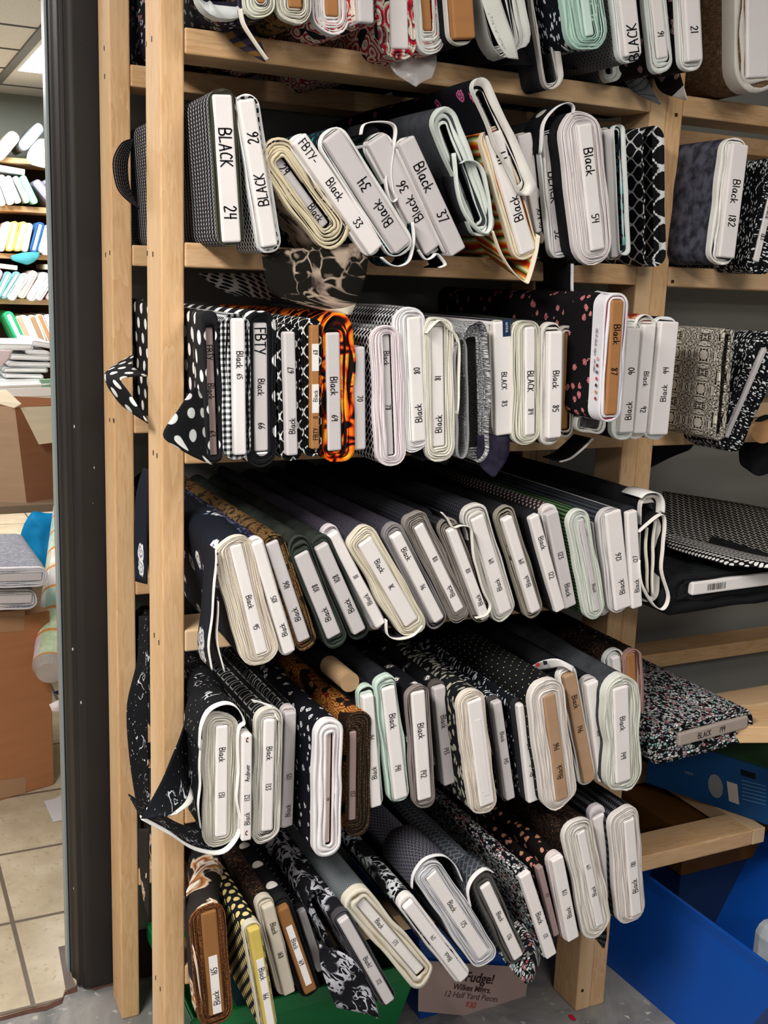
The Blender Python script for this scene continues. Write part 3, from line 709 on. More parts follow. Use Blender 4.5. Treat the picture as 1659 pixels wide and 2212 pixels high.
bolt('A14', 'A', (1388, -270), (1430, 126), 24, (12, 10, 8, 32), 'white bolt end marked 16 beside a dark floral flap', cloth=P_DKFLOR, selv='e8ebe6', lay=3, text=[('16', .86, .6)], d='u')
bolt('A15', 'A', (1472, -270), (1494, 134), 32, (7, 9, 8, 20), 'white bolt end marked 21, last one before the burlap', cloth=P_DKFLOR, selv='efefe8', lay=2, text=[('21', .83, .55)])
bolt('A16', 'AR', (1636, -270), (1636, 168), 46, (24, 30, 10, 34), 'plastic-wrapped bolt of brown burlap on the neighbouring unit', cloth=P_BURL, selv='ddd6cc', lay=2, Y=-90, band=34, group='fabric bolts on the neighbouring unit', board='paper', L=470)
ribbon('A2', [(523, 18), (530, 50), (548, 82), (566, 108), (580, 128)], 16, P_PLAID, 'e9e2d2', 14, dy=-6, name='trailing_edge')
sheet('hanging_flap', [[(470, 40, 0), (492, 84, -10), (520, 106, -30), (572, 134, -40)], [(500, 40, 0), (520, 66, -20), (550, 96, -40), (576, 130, -46)], [(530, 36, 0), (552, 62, -20), (562, 90, -40), (578, 126, -48)]], P_PLAID, key='A2')
sheet('hanging_flap', [[(1320, 60, 20), (1332, 130, 20), (1360, 190, 0), (1425, 226, -40)], [(1380, 90, 20), (1388, 140, 0), (1404, 180, -20), (1428, 224, -44)]], P_LACEGR, key='A12')
sheet('hanging_flap', [[(1395, 120, 20), (1410, 165, 0), (1430, 200, -20), (1478, 216, -40)], [(1440, 60, 0), (1456, 110, -20), (1470, 160, -40), (1483, 216, -52)]], P_DKFLOR, key='A14', edge=('r', .18, 'e2dcd2'))
sheet('hanging_flap', [[(990, 60, 20), (1010, 120, 0), (1060, 145, -20)], [(1100, 60, 0), (1110, 110, -30), (1130, 140, -60)], [(1180, 60, 0), (1200, 120, -10), (1250, 150, 10)]], P_BLK, key='A10')
# ------------------------------------------------------------------ second shelf
W1 = 'f2efec'
bolt('B24', 'B', (479, 204), (500, 524), 41, (9, 9, 11, 9), 'bolt marked BLACK 24, wrapped in black cloth with grey braided rows', cloth=P_BRAID, selv='4c4a3e', gap='16181a', lay=3, band=3, text=[('BLACK', .36, .62), ('24', .8, .62)], bdepth=-3)
bolt('B26', 'B', (527, 216), (579, 533), 35, (3, 13, 10, 14), 'bolt marked BLACK 26 in white cloth with black spots and a frayed edge', cloth=P_HEX, selv='f2f2f0', lay=2, band=10, wob=2.2, text=[('BLACK', .6, .6), ('26', .25, .62)], d='u')
bolt('B29', 'B', (604, 345), (708, 488), 22, (30, 30, 44, 52), 'open cream-edged bolt folded loosely around a grey board, leaning', cloth=P_SCENE, selv='ddd0b0', lay=4, inset=0, bdepth=10, wob=1.8, board='grey', text=[('29', .2, .7), ('black', .75, .7)] if 0 else [('29', .15, .8), ('Black', .8, .7)], band=14, rnd=.98)
bolt('B33', 'B', (641, 299), (808, 541), 35, (5, 4, 6, 7), 'leaning white bolt end marked FBTY Black 33', cloth=P_TEAL, selv=W1, lay=1, text=[('FBTY-', .12, .5), ('Black', .45, .5), ('33', .75, .5)])
bolt('B34', 'B', (712, 292), (866, 535), 42, (10, 12, 10, 16), 'leaning bolt marked Black 34 with a white-edged fold', cloth=P_TEAL, selv=W1, lay=2, board='grey', text=[('Black', .68, .5), ('34', .42, .55)], d='u', Y=-120)
bolt('B36', 'B', (808, 300), (932, 538), 44, (4, 10, 8, 12), 'leaning bolt marked Black 36 with a loose white loop over its top', cloth=fab('leaf', '0d1a16', '1f6a4a', s=16), selv=W1, lay=2, board='grey', text=[('Black', .62, .45), ('36', .42, .45)], d='u', Y=-100)
bolt('B37', 'B', (872, 302), (985, 545), 36, (2, 2, 3, 3), 'leaning bare board end marked Black 37', cloth=P_BLK, selv=W1, lay=1, board='grey', text=[('Black', .33, .6), ('37', .68, .6)], Y=-120)
bolt('B42', 'B', (962, 268), (1040, 478), 14, (18, 22, 32, 34), 'charcoal cloth bolt with pale green-white loops and a hollow middle', cloth=P_GREY, selv='dfe6de', lay=3, bdepth=30, inset=10, board='grey', wob=1.8, band=14, text=[('42', .75, .9)], rnd=.98)
bolt('B50', 'B', (1046, 200), (1134, 395), 12, (12, 14, 30, 30), 'black rose-print bolt marked 50 lying on top of its neighbour', cloth=P_ROSE, selv='ece8e0', lay=2, bdepth=30, inset=16, wob=1.3, text=[('50', .12, .9)], Y=-130, board='grey')
bolt('B49', 'B', (1064, 286), (1138, 545), 33, (12, 10, 12, 14), 'bolt marked Black 49 in flame-striped cloth with a cream edge', cloth=P_STRIPE, selv='ebdfc6', lay=2, text=[('49', .2, .6), ('Black', .62, .55)], d='u', bdepth=-6)
bolt('B51', 'B', (1126, 290), (1166, 500), 30, (3, 3, 3, 3), 'white card end marked BLACK half hidden behind the rose-print bolt', cloth=P_BLK, selv=W1, lay=1, text=[('BLACK', .85, .4)], d='u', Y=-60)
bolt('B52', 'B', (1186, 288), (1212, 545), 26, (10, 10, 10, 12), 'bolt marked BLACK 52 with white scalloped edges and big white dots', cloth=P_BIGDOT, selv='e2e0de', gap='141418', lay=2, board='grey', text=[('BLACK', .45, .7), ('52', .85, .6)], wob=2.4, Y=-90, bdepth=2)
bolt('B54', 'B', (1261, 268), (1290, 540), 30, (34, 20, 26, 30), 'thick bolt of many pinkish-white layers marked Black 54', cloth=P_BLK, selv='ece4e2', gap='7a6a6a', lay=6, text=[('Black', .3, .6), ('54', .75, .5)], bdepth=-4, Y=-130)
bolt('B55', 'B', (1306, 280), (1322, 556), 16, (2, 3, 4, 6), 'thin beige fold squeezed beside the thick Black 54 bolt', cloth=P_BLK, selv='c9c4b6', lay=1, board='grey', Y=-90)
bolt('B56', 'B', (1338, 280), (1350, 540), 10, (6, 7, 10, 12), 'slim bolt of teal patchwork print with a white rim', cloth=fab('pebble', '12222a', '2f8f9a', 'c8643a', s=12, p=.1), selv='e4e8e4', lay=2, noboard=True, inset=10)
bolt('B57', 'B', (1412, 292), (1416, 556), 20, (14, 12, 20, 20), 'lattice-print black bolt with a hollow dark end, against the paired posts', cloth=P_OGEE, selv=P_OGEE, gap=P_OGEE, lay=3, noboard=True, inset=14, band=0, wob=1.4, Y=-60)
ribbon('B36', [(782, 290), (788, 268), (818, 262), (848, 266), (858, 282), (852, 320), (846, 370), (850, 412), (858, 428), (850, 436), (842, 425), (836, 380)], 60, P_BLK, W1, 12, dy=-12)
ribbon('B42', [(998, 352), (1010, 346), (1032, 352), (1050, 380), (1064, 470), (1058, 500), (1040, 500), (1010, 465), (990, 400), (984, 330)], 50, P_GREY, 'dfe6de', 12, dy=-8)
ribbon('B49', [(1066, 500), (1082, 545), (1112, 590), (1138, 612), (1146, 602), (1158, 560), (1166, 510)], 90, P_STRIPE, 'ebdfc6', 12, dy=-12, back_dz=30)
ribbon('B52', [(1170, 330), (1176, 270), (1200, 236), (1226, 222), (1242, 232), (1236, 262), (1222, 300), (1214, 360)], 60, P_BIGDOT, 'e6e4e2', 10, dy=-10)
ribbon('B52', [(1222, 330), (1228, 420), (1234, 520), (1238, 560), (1240, 634)], 120, P_BLK, 'e6e4e2', 8, dy=-4)
ribbon('B34', [(893, 480), (895, 520), (888, 560), (870, 574), (846, 572), (826, 556)], 60, P_TEAL, W1, 10, dy=-4)
ribbon('B37', [(905, 540), (920, 560), (935, 556), (945, 548), (958, 560), (965, 572), (952, 578)], 60, P_BLK, W1, 10, dy=0)
sheet('hanging_flap', [[(565, 540, -95), (572, 590, -100), (585, 630, -100), (640, 655, -110), (745, 680, -118)], [(670, 535, -105), (680, 585, -112), (700, 625, -118), (722, 655, -122), (752, 680, -124)], [(775, 525, -100), (782, 560, -104), (780, 600, -108), (772, 640, -112), (756, 680, -118)], [(792, 535, -96), (794, 560, -100), (788, 600, -104), (777, 640, -108), (758, 680, -116)]], P_SCENE, key='B29', edge=('r', .16, 'd8cfb8'))
sheet('hanging_flap', [[(285, 300, 150), (262, 310, 130), (245, 345, 110), (248, 390, 110), (262, 420, 120), (300, 452, 150)], [(286, 300, 200), (282, 320, 200), (276, 350, 200), (278, 390, 200), (285, 420, 200), (302, 452, 200)]], P_BRAID, key='B24')
sheet('hanging_flap', [[(428, 590, 60), (470, 622, 60), (510, 640, 70)], [(520, 590, 60), (530, 612, 60), (535, 640, 70)], [(600, 590, 80), (596, 620, 80), (590, 650, 80)]], fab('dots', 'a8a29c', '191719', s=13, p=.36), key='B26')
sheet('printed_edge', [[(1036, -12, -125), (1058, 50, -125), (1078, 100, -122), (1096, 126, -118)], [(1076, -12, -128), (1096, 40, -128), (1112, 90, -125), (1120, 128, -118)]], plain('dddcd4', .9, var=.05, name='selvage'), key='A9')
pxtext('A9', 'o Fine Sist Pattern', (1056, 28), (1092, 108), 6, -131, -126)
pl_ = sheet('plastic_scrap', [[(842, 128, -40), (856, 160, -45), (898, 188, -50)], [(890, 122, -40), (900, 150, -55), (912, 178, -55)], [(944, 118, -40), (944, 140, -50), (934, 168, -50)]], clear('torn_plastic', .5), label='torn clear plastic film hanging under the red paisley bolt', cat='plastic film', wr=5)
# ------------------------------------------------------------------ third shelf
bolt('C63', 'C', (454, 706), (464, 986), 19, (7, 7, 34, 14), 'bolt marked FBTY Black 63 in black cloth with white polka dots, beside the front post', cloth=P_DOT, selv=P_DOT, gap='0e0e10', lay=1, board='mauve', text=[('FBTY', .2, .8), ('Black', .5, .8), ('63', .83, .8)], bdepth=8, band=0)
bolt('C65', 'C', (511, 687), (515, 981), 26, (20, 14, 10, 12), 'gingham-check bolt with white end marked Black 65', cloth=P_GING, selv=P_GING, gap='111114', lay=3, text=[('Black', .3, .6), ('65', .42, .5)], band=0)
bolt('C66', 'C', (563, 696), (566, 976), 31, (12, 16, 20, 34), 'bolt marked FBTY Black 66 in black cloth with large white dots', cloth=P_DOT, selv=P_DOT, gap='101013', lay=4, text=[('FBTY', .15, .85), ('Black', .5, .5), ('66', .8, .5)], band=0, board='grey', bdepth=2)
bolt('C67', 'C', (620, 716), (627, 982), 24, (9, 14, 16, 14), 'chain-lattice bolt with pale end marked Black 67', cloth=P_CHAIN, selv=P_CHAIN, gap='101012', lay=3, board='grey', text=[('Black', .75, .6), ('67', .3, .6)], d='u', band=0)
bolt('C68', 'C', (675, 702), (676, 968), 17, (14, 10, 16, 18), 'chain-lattice bolt on a brown board with white label marked FBTY Black 68', cloth=P_CHAIN, selv=P_CHAIN, gap='101012', lay=3, board='card', text=[('FBTY', .87, .7, 'u'), ('O', .735, .6, 'u'), ('Black', .56, .62, 'u'), ('68', .21, .65, 'u')], band=0)
bolt('C69', 'C', (718, 718), (722, 974), 30, (6, 30, 36, 26), 'bolt marked Black 69 wrapped in orange flame-print cloth', cloth=P_FLAME, selv=P_FLAME, gap='140808', lay=3, text=[('Black', .45, .55), ('69', .72, .5)], board='grey', band=0, wob=1.8, Y=-165)
bolt('C70', 'C', (770, 748), (772, 970), 26, (2, 2, 2, 2), 'pale board end tucked behind the flame-print bolt', cloth=P_BLK, selv=W1, lay=1, board='grey', text=[('70', .5, .5)])
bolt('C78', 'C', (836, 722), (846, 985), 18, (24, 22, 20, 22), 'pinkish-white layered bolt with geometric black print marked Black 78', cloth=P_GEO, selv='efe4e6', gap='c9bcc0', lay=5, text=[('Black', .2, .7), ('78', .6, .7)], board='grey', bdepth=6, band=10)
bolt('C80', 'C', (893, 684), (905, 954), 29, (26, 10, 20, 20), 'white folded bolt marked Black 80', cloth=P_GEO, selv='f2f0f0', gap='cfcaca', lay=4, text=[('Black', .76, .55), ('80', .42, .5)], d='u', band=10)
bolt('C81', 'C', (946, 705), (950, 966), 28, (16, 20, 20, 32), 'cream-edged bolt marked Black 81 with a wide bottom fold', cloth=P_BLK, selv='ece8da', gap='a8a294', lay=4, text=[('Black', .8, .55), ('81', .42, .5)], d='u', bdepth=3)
bolt('C82', 'C', (1028, 730), (1034, 970), 24, (14, 12, 30, 30), 'fringed grey tweed bolt with a hollow middle', cloth=P_TWEED, selv=P_TWEED, gap=P_TWEED, lay=4, noboard=True, inset=16, wob=2.6, band=0)
bolt('C83', 'C', (1078, 694), (1084, 938), 37, (2, 3, 2, 2), 'bolt with a navy sticker marked BLACK 83', cloth=fab('solid', '1d1a2a', '2a2638'), selv='e6e0d0', lay=1, text=[('BLACK', .52, .34), ('83', .72, .34)])
bolt('C84', 'C', (1144, 706), (1144, 940), 21, (26, 12, 18, 20), 'cream-layered bolt marked BLACK 84', cloth=P_OLIVE, selv='e4dfcf', gap='22342c', lay=4, text=[('BLACK', .5, .7), ('84', .78, .6)])
bolt('C85', 'C', (1194, 715), (1191, 945), 29, (8, 3, 18, 16), 'bolt with white end marked Black 85', cloth=P_BLK, selv='dcd6ce', lay=2, text=[('Black', .45, .5), ('85', .72, .5)])
bolt('C86', 'C', (1228, 718), (1222, 928), 15, (9, 9, 14, 18), 'bolt with a brown board and slack grey edges, beside Black 85', cloth=P_BRFL, selv='b4ada2', lay=2, board='brown', bdepth=4)
bolt('C87', 'C', (1333, 648), (1318, 896), 25, (12, 12, 14, 16), 'raised bolt with brown board marked Black 87, pink sugar-skull cloth and printed white edge', cloth=P_SKULL, selv='ece9ee', gap='8a3a44', lay=2, board='card', text=[('Black', .3, .62), ('87', .62, .6)], Y=-235, band=32, bdepth=-4)
bolt('C88', 'C', (1280, 905), (1276, 925), 40, (12, 12, 10, 10), 'plastic-wrapped white fold wedged under the skull-print bolt', cloth=clear(), selv='dedcd4', lay=2, noboard=True, inset=4, Y=-150, L=300)
bolt('C90', 'C', (1362, 708), (1346, 933), 29, (10, 10, 18, 18), 'white bolt end marked Black 90 beside the skull-print bolt', cloth=P_BLK, selv='e9ebe4', gap='9a9c94', lay=3, text=[('Black', .78, .5), ('90', .4, .5)], d='u')
bolt('C92', 'C', (1397, 700), (1376, 935), 26, (5, 6, 14, 14), 'bolt marked Black 92 with red patterned cloth over its top', cloth=fab('paisley', '7a2a22', 'd89a6a', 'c2432e', s=16), selv='e9e4dc', gap='7a2a30', lay=2, text=[('Black', .5, .45), ('92', .78, .5)])
bolt('C94', 'C', (1440, 694), (1416, 938), 38, (8, 6, 10, 12), 'shrink-wrapped white bolt marked Black 94, last before the neighbouring unit', cloth=P_BLK, selv='eceeee', lay=1, text=[('Black', .62, .34), ('94', .42, .34)], d='u')
r83 = BOLTS['C83'][0]
bd = [c for c in r83.children if c.name.startswith('board')][0]
ey = min(v.co.y for v in bd.data.vertices)*1000
st = mesh('sticker', boxv(0, 15, ey-.6, ey+.1, 168, 196), BF, plain('1c2f52', .5), bd); st['label'] = 'navy printed sticker'; handwriting(st, 'NATURAL', (7.5, 182), 4.2, 'd', ey-.9, plain('e8e8e8'))
bd68 = [c for c in BOLTS['C68'][0].children if c.name.startswith('board')][0]
ey = min(v.co.y for v in bd68.data.vertices)*1000
for a, b in ((69, 113), (133, 174)):
    s_ = mesh('paper_label', boxv(-5.6, 5.6, ey-.35, ey+.1, a, b), BF, PAPER, bd68); s_['label'] = 'white paper label'
# printed selvage of the skull cloth
r, M, Yk = BOLTS['C87']
lw = handwriting(r, 'fabri-tex . sugar skulls N 1185', (-25.8, 120), 5.2, 'u', 0, plain('5a5660'), .14)
lw.name = 'selvage_lettering'; lw.rotation_euler = (0, 0, 0)
me = lw.data
for v in me.vertices:                                    # turn the lettering onto the side band
    x, y, z = v.co; v.co = (-.0262, .016+(x+.0258), z)
for i, c_ in enumerate(('a03a40', 'c98a4a', '33333a', 'c24a4a', '5a6068', '8a2a30', 'd8a0a0')):
    q = [(-26.6, 8.5+3*math.cos(a*PI/5), 40+i*11+3*math.sin(a*PI/5)) for a in range(10)]
    mesh('colour_dot', q, [tuple(range(10))], plain(c_), r)
sheet('loose_edge', [[(1244, 665, -60), (1262, 640, -120), (1290, 628, -180)], [(1268, 686, -80), (1290, 655, -160), (1312, 632, -232)]], plain('e6e2e8', .9, var=.05, name='selvage'), key='C87')
ribbon('C92', [(1372, 716), (1378, 690), (1396, 680), (1412, 690), (1418, 706)], 240, fab('paisley', '7a2a22', 'd89a6a', 'c2432e', s=16), 'e9e4dc', 10, dy=-6)
ribbon('C82', [(986, 745), (994, 732), (1006, 745), (1010, 800), (1012, 900), (1010, 975), (998, 990), (990, 970), (988, 880), (984, 780), (990, 742)], 160, P_TWEED, '8a8a8c', 8, dy=-6)
ribbon('C81', [(922, 720), (950, 692), (975, 712), (992, 735), (994, 790), (990, 895)], 60, P_BLK, 'ece8da', 10, dy=-10)
sheet('hanging_flap', [[(418, 838, -200), (385, 885, -245), (352, 938, -265), (380, 965, -262)], [(425, 838, -190), (415, 895, -230), (400, 950, -250), (415, 985, -250)], [(438, 860, -175), (442, 930, -200), (448, 980, -215), (458, 1004, -215)]], P_DOT, key='C63', edge=('t', .0, 'ffffff'))
sheet('hanging_flap', [[(290, 765, 280), (286, 790, 180), (318, 812, 90)], [(245, 790, 240), (230, 806, 140), (262, 818, 60)], [(228, 806, 220), (236, 838, 110), (280, 850, 40)], [(228, 808, 220), (256, 868, 110), (320, 915, 20)]], P_DOT, key='C63')
sheet('hanging_flap', [[(1030, 940, -150), (1034, 1000, -150), (1062, 1030, -150)], [(1100, 940, -140), (1098, 985, -150), (1068, 1030, -150)]], fab('solid', '1d1a2a', '3a3648'), key='C83')
ribbon('C86', [(1282, 948), (1262, 968), (1236, 990), (1212, 998)], 60, P_BLK, 'd8cfc8', 6, dy=20)
# ------------------------------------------------------------------ fourth shelf
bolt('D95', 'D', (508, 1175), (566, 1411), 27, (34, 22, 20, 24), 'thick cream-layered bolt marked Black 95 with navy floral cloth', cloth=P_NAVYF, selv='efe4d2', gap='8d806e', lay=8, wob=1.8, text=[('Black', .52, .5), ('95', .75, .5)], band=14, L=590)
bolt('D105', 'D', (550, 1168), (622, 1406), 26, (4, 4, 6, 8), 'white bolt end marked Black 105 beside the thick Black 95', cloth=P_NAVYSC, selv='f2ecec', lay=1, text=[('Black', .78, .5), ('105', .5, .5)], d='u')
bolt('D106', 'D', (586, 1170), (657, 1383), 28, (7, 14, 13, 22), 'bolt marked Black 106 in brown and gold paisley', cloth=P_BRPAIS, selv=P_BRPAIS, gap='241a14', lay=3, text=[('Black', .72, .5), ('106', .42, .5)], d='u', board='grey', band=0)
bolt('D108', 'D', (650, 1195), (722, 1374), 32, (7, 10, 34, 26), 'dark green velvet bolt marked Black 108, lower of the two', cloth=P_OLIVE, selv='384038', gap='161a17', lay=3, text=[('Black', .72, .45), ('108', .4, .45)], d='u', board='grey', band=4)
bolt('D109', 'D', (690, 1176), (773, 1362), 29, (6, 12, 16, 20), 'second dark green bolt marked Black 108, standing higher', cloth=P_OLIVE, selv='343a34', gap='141815', lay=2, text=[('Black', .68, .5), ('108', .36, .5)], d='u', board='grey', band=4)
bolt('D111', 'D', (714, 1150), (818, 1348), 24, (6, 4, 16, 8), 'slim white bolt end marked Black 111', cloth=P_SILV, selv='d9d2d4', gap='5a5258', lay=3, text=[('Black', .7, .5), ('111', .45, .5)], d='u')
bolt('D115', 'D', (787, 1168), (889, 1345), 33, (18, 14, 26, 28), 'wide cream-rimmed bolt marked Black IK, leaning', cloth=P_SILV, selv='e9e0cc', gap='a89a84', lay=4, wob=1.4, text=[('Black', .3, .42), ('1K', .55, .42)], band=16, Y=-150)
bolt('D116', 'D', (850, 1152), (944, 1337), 24, (11, 11, 18, 18), 'leaning grey-edged bolt marked Black 116', cloth=P_SILV, selv='8d888a', gap='1e1c20', lay=3, text=[('Black', .22, .55), ('116', .6, .5)])
bolt('D118', 'D', (903, 1134), (992, 1318), 22, (16, 14, 28, 24), 'bolt marked 118 Black with grey and cream coils', cloth=P_HERR, selv='958e86', gap='201e22', lay=4, text=[('Black', .76, .55), ('118', .38, .55)], d='u', wob=1.4)
bolt('D118b', 'D', (970, 1140), (1043, 1333), 20, (11, 10, 18, 10), 'slim bolt marked 118 Black behind a loose white edge', cloth=P_HERR, selv='8f867e', gap='1e1a1a', lay=3, text=[('Black', .78, .55), ('118', .45, .55)], d='u')
bolt('D119', 'D', (1030, 1116), (1092, 1322), 29, (16, 10, 26, 14), 'bolt marked Black 119 with a pleated white top', cloth=P_HERR, selv='dcd8d0', gap='8a8680', lay=3, text=[('Black', .7, .4), ('119', .45, .4)], d='u')
bolt('D119b', 'D', (1090, 1116), (1152, 1318), 22, (8, 12, 18, 16), 'bolt marked 119 Black taped near its foot', cloth=P_BLK, selv='9a9384', gap='22201e', lay=3, text=[('119', .45, .55), ('Black', .66, .5)], d='u')
bolt('D122', 'D', (1147, 1112), (1205, 1316), 22, (3, 4, 8, 5), 'clean white board end marked Black 122', cloth=P_BLK, selv='1e1e22', lay=1, text=[('Black', .28, .55), ('122', .62, .55)])
bolt('D123', 'D', (1186, 1104), (1226, 1308), 27, (3, 3, 12, 5), 'paper-covered bolt marked Black 123', cloth=fab('dots', '2a2426', 'b8a4a0', s=9, p=.25), selv='e9e2de', lay=1, text=[('Black', .82, .45, 'd'), ('123', .45, .45, 'd')], board='grey')
bolt('D124', 'D', (1254, 1122), (1290, 1318), 10, (22, 14, 20, 16), 'mint-edged bolt of green knitted cloth', cloth=P_GREEN, selv='e0e4da', gap='6a7a6a', lay=5, text=[('Black', .75, .8)], board='grey')
bolt('D125', 'D', (1280, 1124), (1302, 1322), 16, (3, 5, 5, 8), 'greyish bolt marked 125 beside the green knit', cloth=P_GREY, selv='cfcaca', lay=1, text=[('125', .55, .6)], board='grey', Y=-125)
bolt('D126', 'D', (1322, 1104), (1344, 1314), 34, (13, 2, 8, 6), 'broad white bolt end marked Black 126', cloth=fab('bands', '1f2228', '50545c', s=9), selv='dcd8d6', gap='6a6a70', lay=3, text=[('Black', .76, .38), ('126', .45, .38)], d='u', bdepth=-5)
bolt('D127', 'D', (1358, 1102), (1370, 1310), 22, (1, 2, 8, 5), 'narrow white bolt end marked Black 127', cloth=P_BLK, selv='26262c', lay=1, text=[('Black', .76, .5), ('127', .48, .5)], d='u')
bolt('D128', 'D', (1408, 1092), (1402, 1290), 30, (6, 6, 22, 10), 'loosely looped black bolt with white edges beside Black 127', cloth=P_BLK, selv='e9e4de', gap='17151a', lay=2, noboard=True, inset=14, Y=-150)
ribbon('D128', [(1382, 1150), (1400, 1135), (1432, 1112), (1438, 1140), (1436, 1180), (1432, 1230), (1446, 1290), (1434, 1318), (1410, 1300), (1388, 1262), (1384, 1210)], 180, P_BLK, 'efe9e2', 10, dy=-14)
ribbon('D128', [(1400, 1140), (1398, 1200), (1402, 1280)], 160, P_BLK, 'e2dccb', 8, dy=-6); ribbon('D128', [(1418, 1125), (1412, 1200), (1412, 1290)], 160, P_BLK, 'e9e4d8', 8, dy=-6)
ribbon('D128', [(1386, 1076), (1400, 1066), (1424, 1066), (1434, 1082), (1434, 1108)], 60, fab('solid', 'e8e4e2', 'f2efec'), 'efece8', 14, dy=-8)
ribbon('D118b', [(956, 1108), (968, 1122), (980, 1140), (1000, 1136), (1018, 1142), (1022, 1170), (1030, 1220), (1048, 1280), (1060, 1310), (1050, 1330), (1030, 1336)], 60, P_HERR, 'ece6da', 8, dy=-14)
ribbon('D95', [(468, 1190), (466, 1240), (460, 1330), (452, 1400), (458, 1448)], 60, P_NAVYF, 'f0ece6', 8, dy=-14)
ribbon('D95', [(472, 1300), (470, 1380), (486, 1452)], 60, P_NAVYF, 'f0ece6', 8, dy=-8)
ribbon('D115', [(836, 1340), (840, 1372), (862, 1382), (892, 1374), (914, 1352)], 60, P_SILV, 'f0ebe2', 10, dy=-6)
sheet('hanging_flap', [[(310, 1010, 230), (296, 1060, 220), (290, 1150, 215), (292, 1255, 210)], [(330, 1016, 160), (322, 1080, 150), (318, 1180, 140), (318, 1262, 130)]], P_NAVYF, key='D95')
# ------------------------------------------------------------------ fifth shelf
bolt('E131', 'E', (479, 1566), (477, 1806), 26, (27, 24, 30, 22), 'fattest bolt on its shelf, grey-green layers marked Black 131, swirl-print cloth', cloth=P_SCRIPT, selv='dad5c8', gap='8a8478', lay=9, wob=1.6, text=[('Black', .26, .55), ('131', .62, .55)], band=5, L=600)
bolt('E132', 'E', (530, 1582), (528, 1810), 21, (1, 1, 2, 2), 'thin white board marked Black 132 Andover with red swirl logos', cloth=P_BLK, selv=W1, lay=1, text=[('Black', .78, .6), ('132', .58, .6), ('Andover', .35, .55)], d='u', Y=-185)
bolt('E133', 'E', (582, 1553), (576, 1794), 24, (17, 17, 20, 26), 'thick bolt of white and grey layers marked Black 133', cloth=P_LOOPS, selv='dad6cc', gap='3a3838', lay=5, wob=1.5, text=[('Black', .3, .55), ('133', .6, .55)])
bolt('E135', 'E', (624, 1534), (616, 1780), 24, (3, 3, 8, 8), 'pinkish bolt marked Black 135 behind Black 133', cloth=P_LOOPS, selv='e2d8d4', lay=1, text=[('Black', .85, .5), ('135', .55, .5)], d='u', board='grey', Y=-120)
bolt('E136', 'E', (714, 1585), (710, 1826), 12, (26, 20, 28, 24), 'long white-wrapped bolt in white-flower black cloth', cloth=P_DAISY, selv='f2eeee', gap='c9bfbf', lay=3, board=plain('e2c4c0', .8), bdepth=8, band=16, text=[('39', .6, .7)])
bolt('E137', 'E', (762, 1580), (760, 1770), 14, (6, 32, 36, 40), 'dark brown bolt with red and gold paisley folded over its top', cloth=P_RBPAIS, selv=fab('tweed', '1d1510', '5a4632', '33261b', s=4), gap='17100c', lay=5, board='mauve', text=[('137', .7, .8)], band=0, Y=-175)
bolt('E141', 'E', (790, 1498), (808, 1738), 24, (4, 8, 18, 6), 'mint-topped bolt marked Black 141 beside the brown paisley', cloth=P_MINT, selv='c3d6c9', lay=2, text=[('Black', .68, .5), ('141', .36, .5)], d='u', Y=-160)
bolt('E141b', 'E', (838, 1484), (866, 1724), 29, (12, 4, 26, 6), 'mint-rimmed bolt marked Black 141 on a broad white board', cloth=P_MINT, selv='c9dccf', lay=3, text=[('Black', .3, .5), ('141', .72, .5)], wob=1.3)
bolt('E142', 'E', (902, 1493), (917, 1726), 29, (9, 9, 10, 20), 'bolt marked Black 142 in black cloth with white blossoms', cloth=P_WFLOW, selv='8f8480', gap='141418', lay=3, text=[('Black', .36, .5), ('142', .76, .5)])
bolt('E143', 'E', (944, 1480), (966, 1690), 25, (2, 4, 8, 4), 'beige-grey bolt marked Black 143', cloth=P_WFLOW, selv='5a524e', lay=1, text=[('Black', .35, .5), ('143', .65, .5)], board='grey', Y=-130)
bolt('E144', 'E', (1024, 1512), (1052, 1738), 32, (20, 6, 22, 18), 'cream-layered bolt with taped slip marked Black 144, olive leaf print', cloth=P_FERN, selv='eee3d4', gap='b0a494', lay=5, wob=1.5, text=[('Black', .8, .45), ('144', .52, .4)], d='u', Y=-190)
bolt('E145', 'E', (1068, 1512), (1098, 1722), 19, (4, 4, 6, 8), 'slim pinkish bolt marked Black 145 between two leaf-print bolts', cloth=P_STARW, selv='4a4644', lay=1, text=[('Black', .35, .5), ('145', .6, .55)], board='grey', Y=-150)
bolt('E145b', 'E', (1127, 1515), (1150, 1726), 29, (4, 4, 7, 6), 'white bolt end marked Black 145 with blue-grey leaf cloth', cloth=P_STARW, selv='2c2c30', gap='1c1c20', lay=2, text=[('Black', .66, .42), ('145', .42, .42)], d='u', Y=-165)
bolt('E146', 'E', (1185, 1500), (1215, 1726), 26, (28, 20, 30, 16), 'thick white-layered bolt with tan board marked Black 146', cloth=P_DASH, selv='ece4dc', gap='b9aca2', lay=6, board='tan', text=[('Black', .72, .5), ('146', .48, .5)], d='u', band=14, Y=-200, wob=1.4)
bolt('E147', 'E', (1224, 1453), (1268, 1684), 25, (7, 8, 12, 10), 'tan-board bolt marked Black 146 with a curled white flap on top', cloth=P_BLK, selv='f0ece6', gap='2a2828', lay=2, board='tan', text=[('Black', .25, .5), ('146', .5, .5)], Y=-170)
bolt('E148', 'E', (1273, 1470), (1300, 1681), 26, (4, 3, 8, 5), 'white bolt end marked Black 148', cloth=P_BLK, selv='c8c4c0', lay=1, text=[('Black', .72, .42), ('148', .5, .42)], d='u', Y=-165)
bolt('E149', 'E', (1340, 1484), (1346, 1688), 32, (16, 24, 22, 20), 'bulging green-white layered bolt marked Black 149', cloth=P_GREY, selv='e6e6dc', gap='a8a898', lay=5, wob=2, text=[('Black', .38, .38), ('149', .72, .38)], band=20, Y=-205)
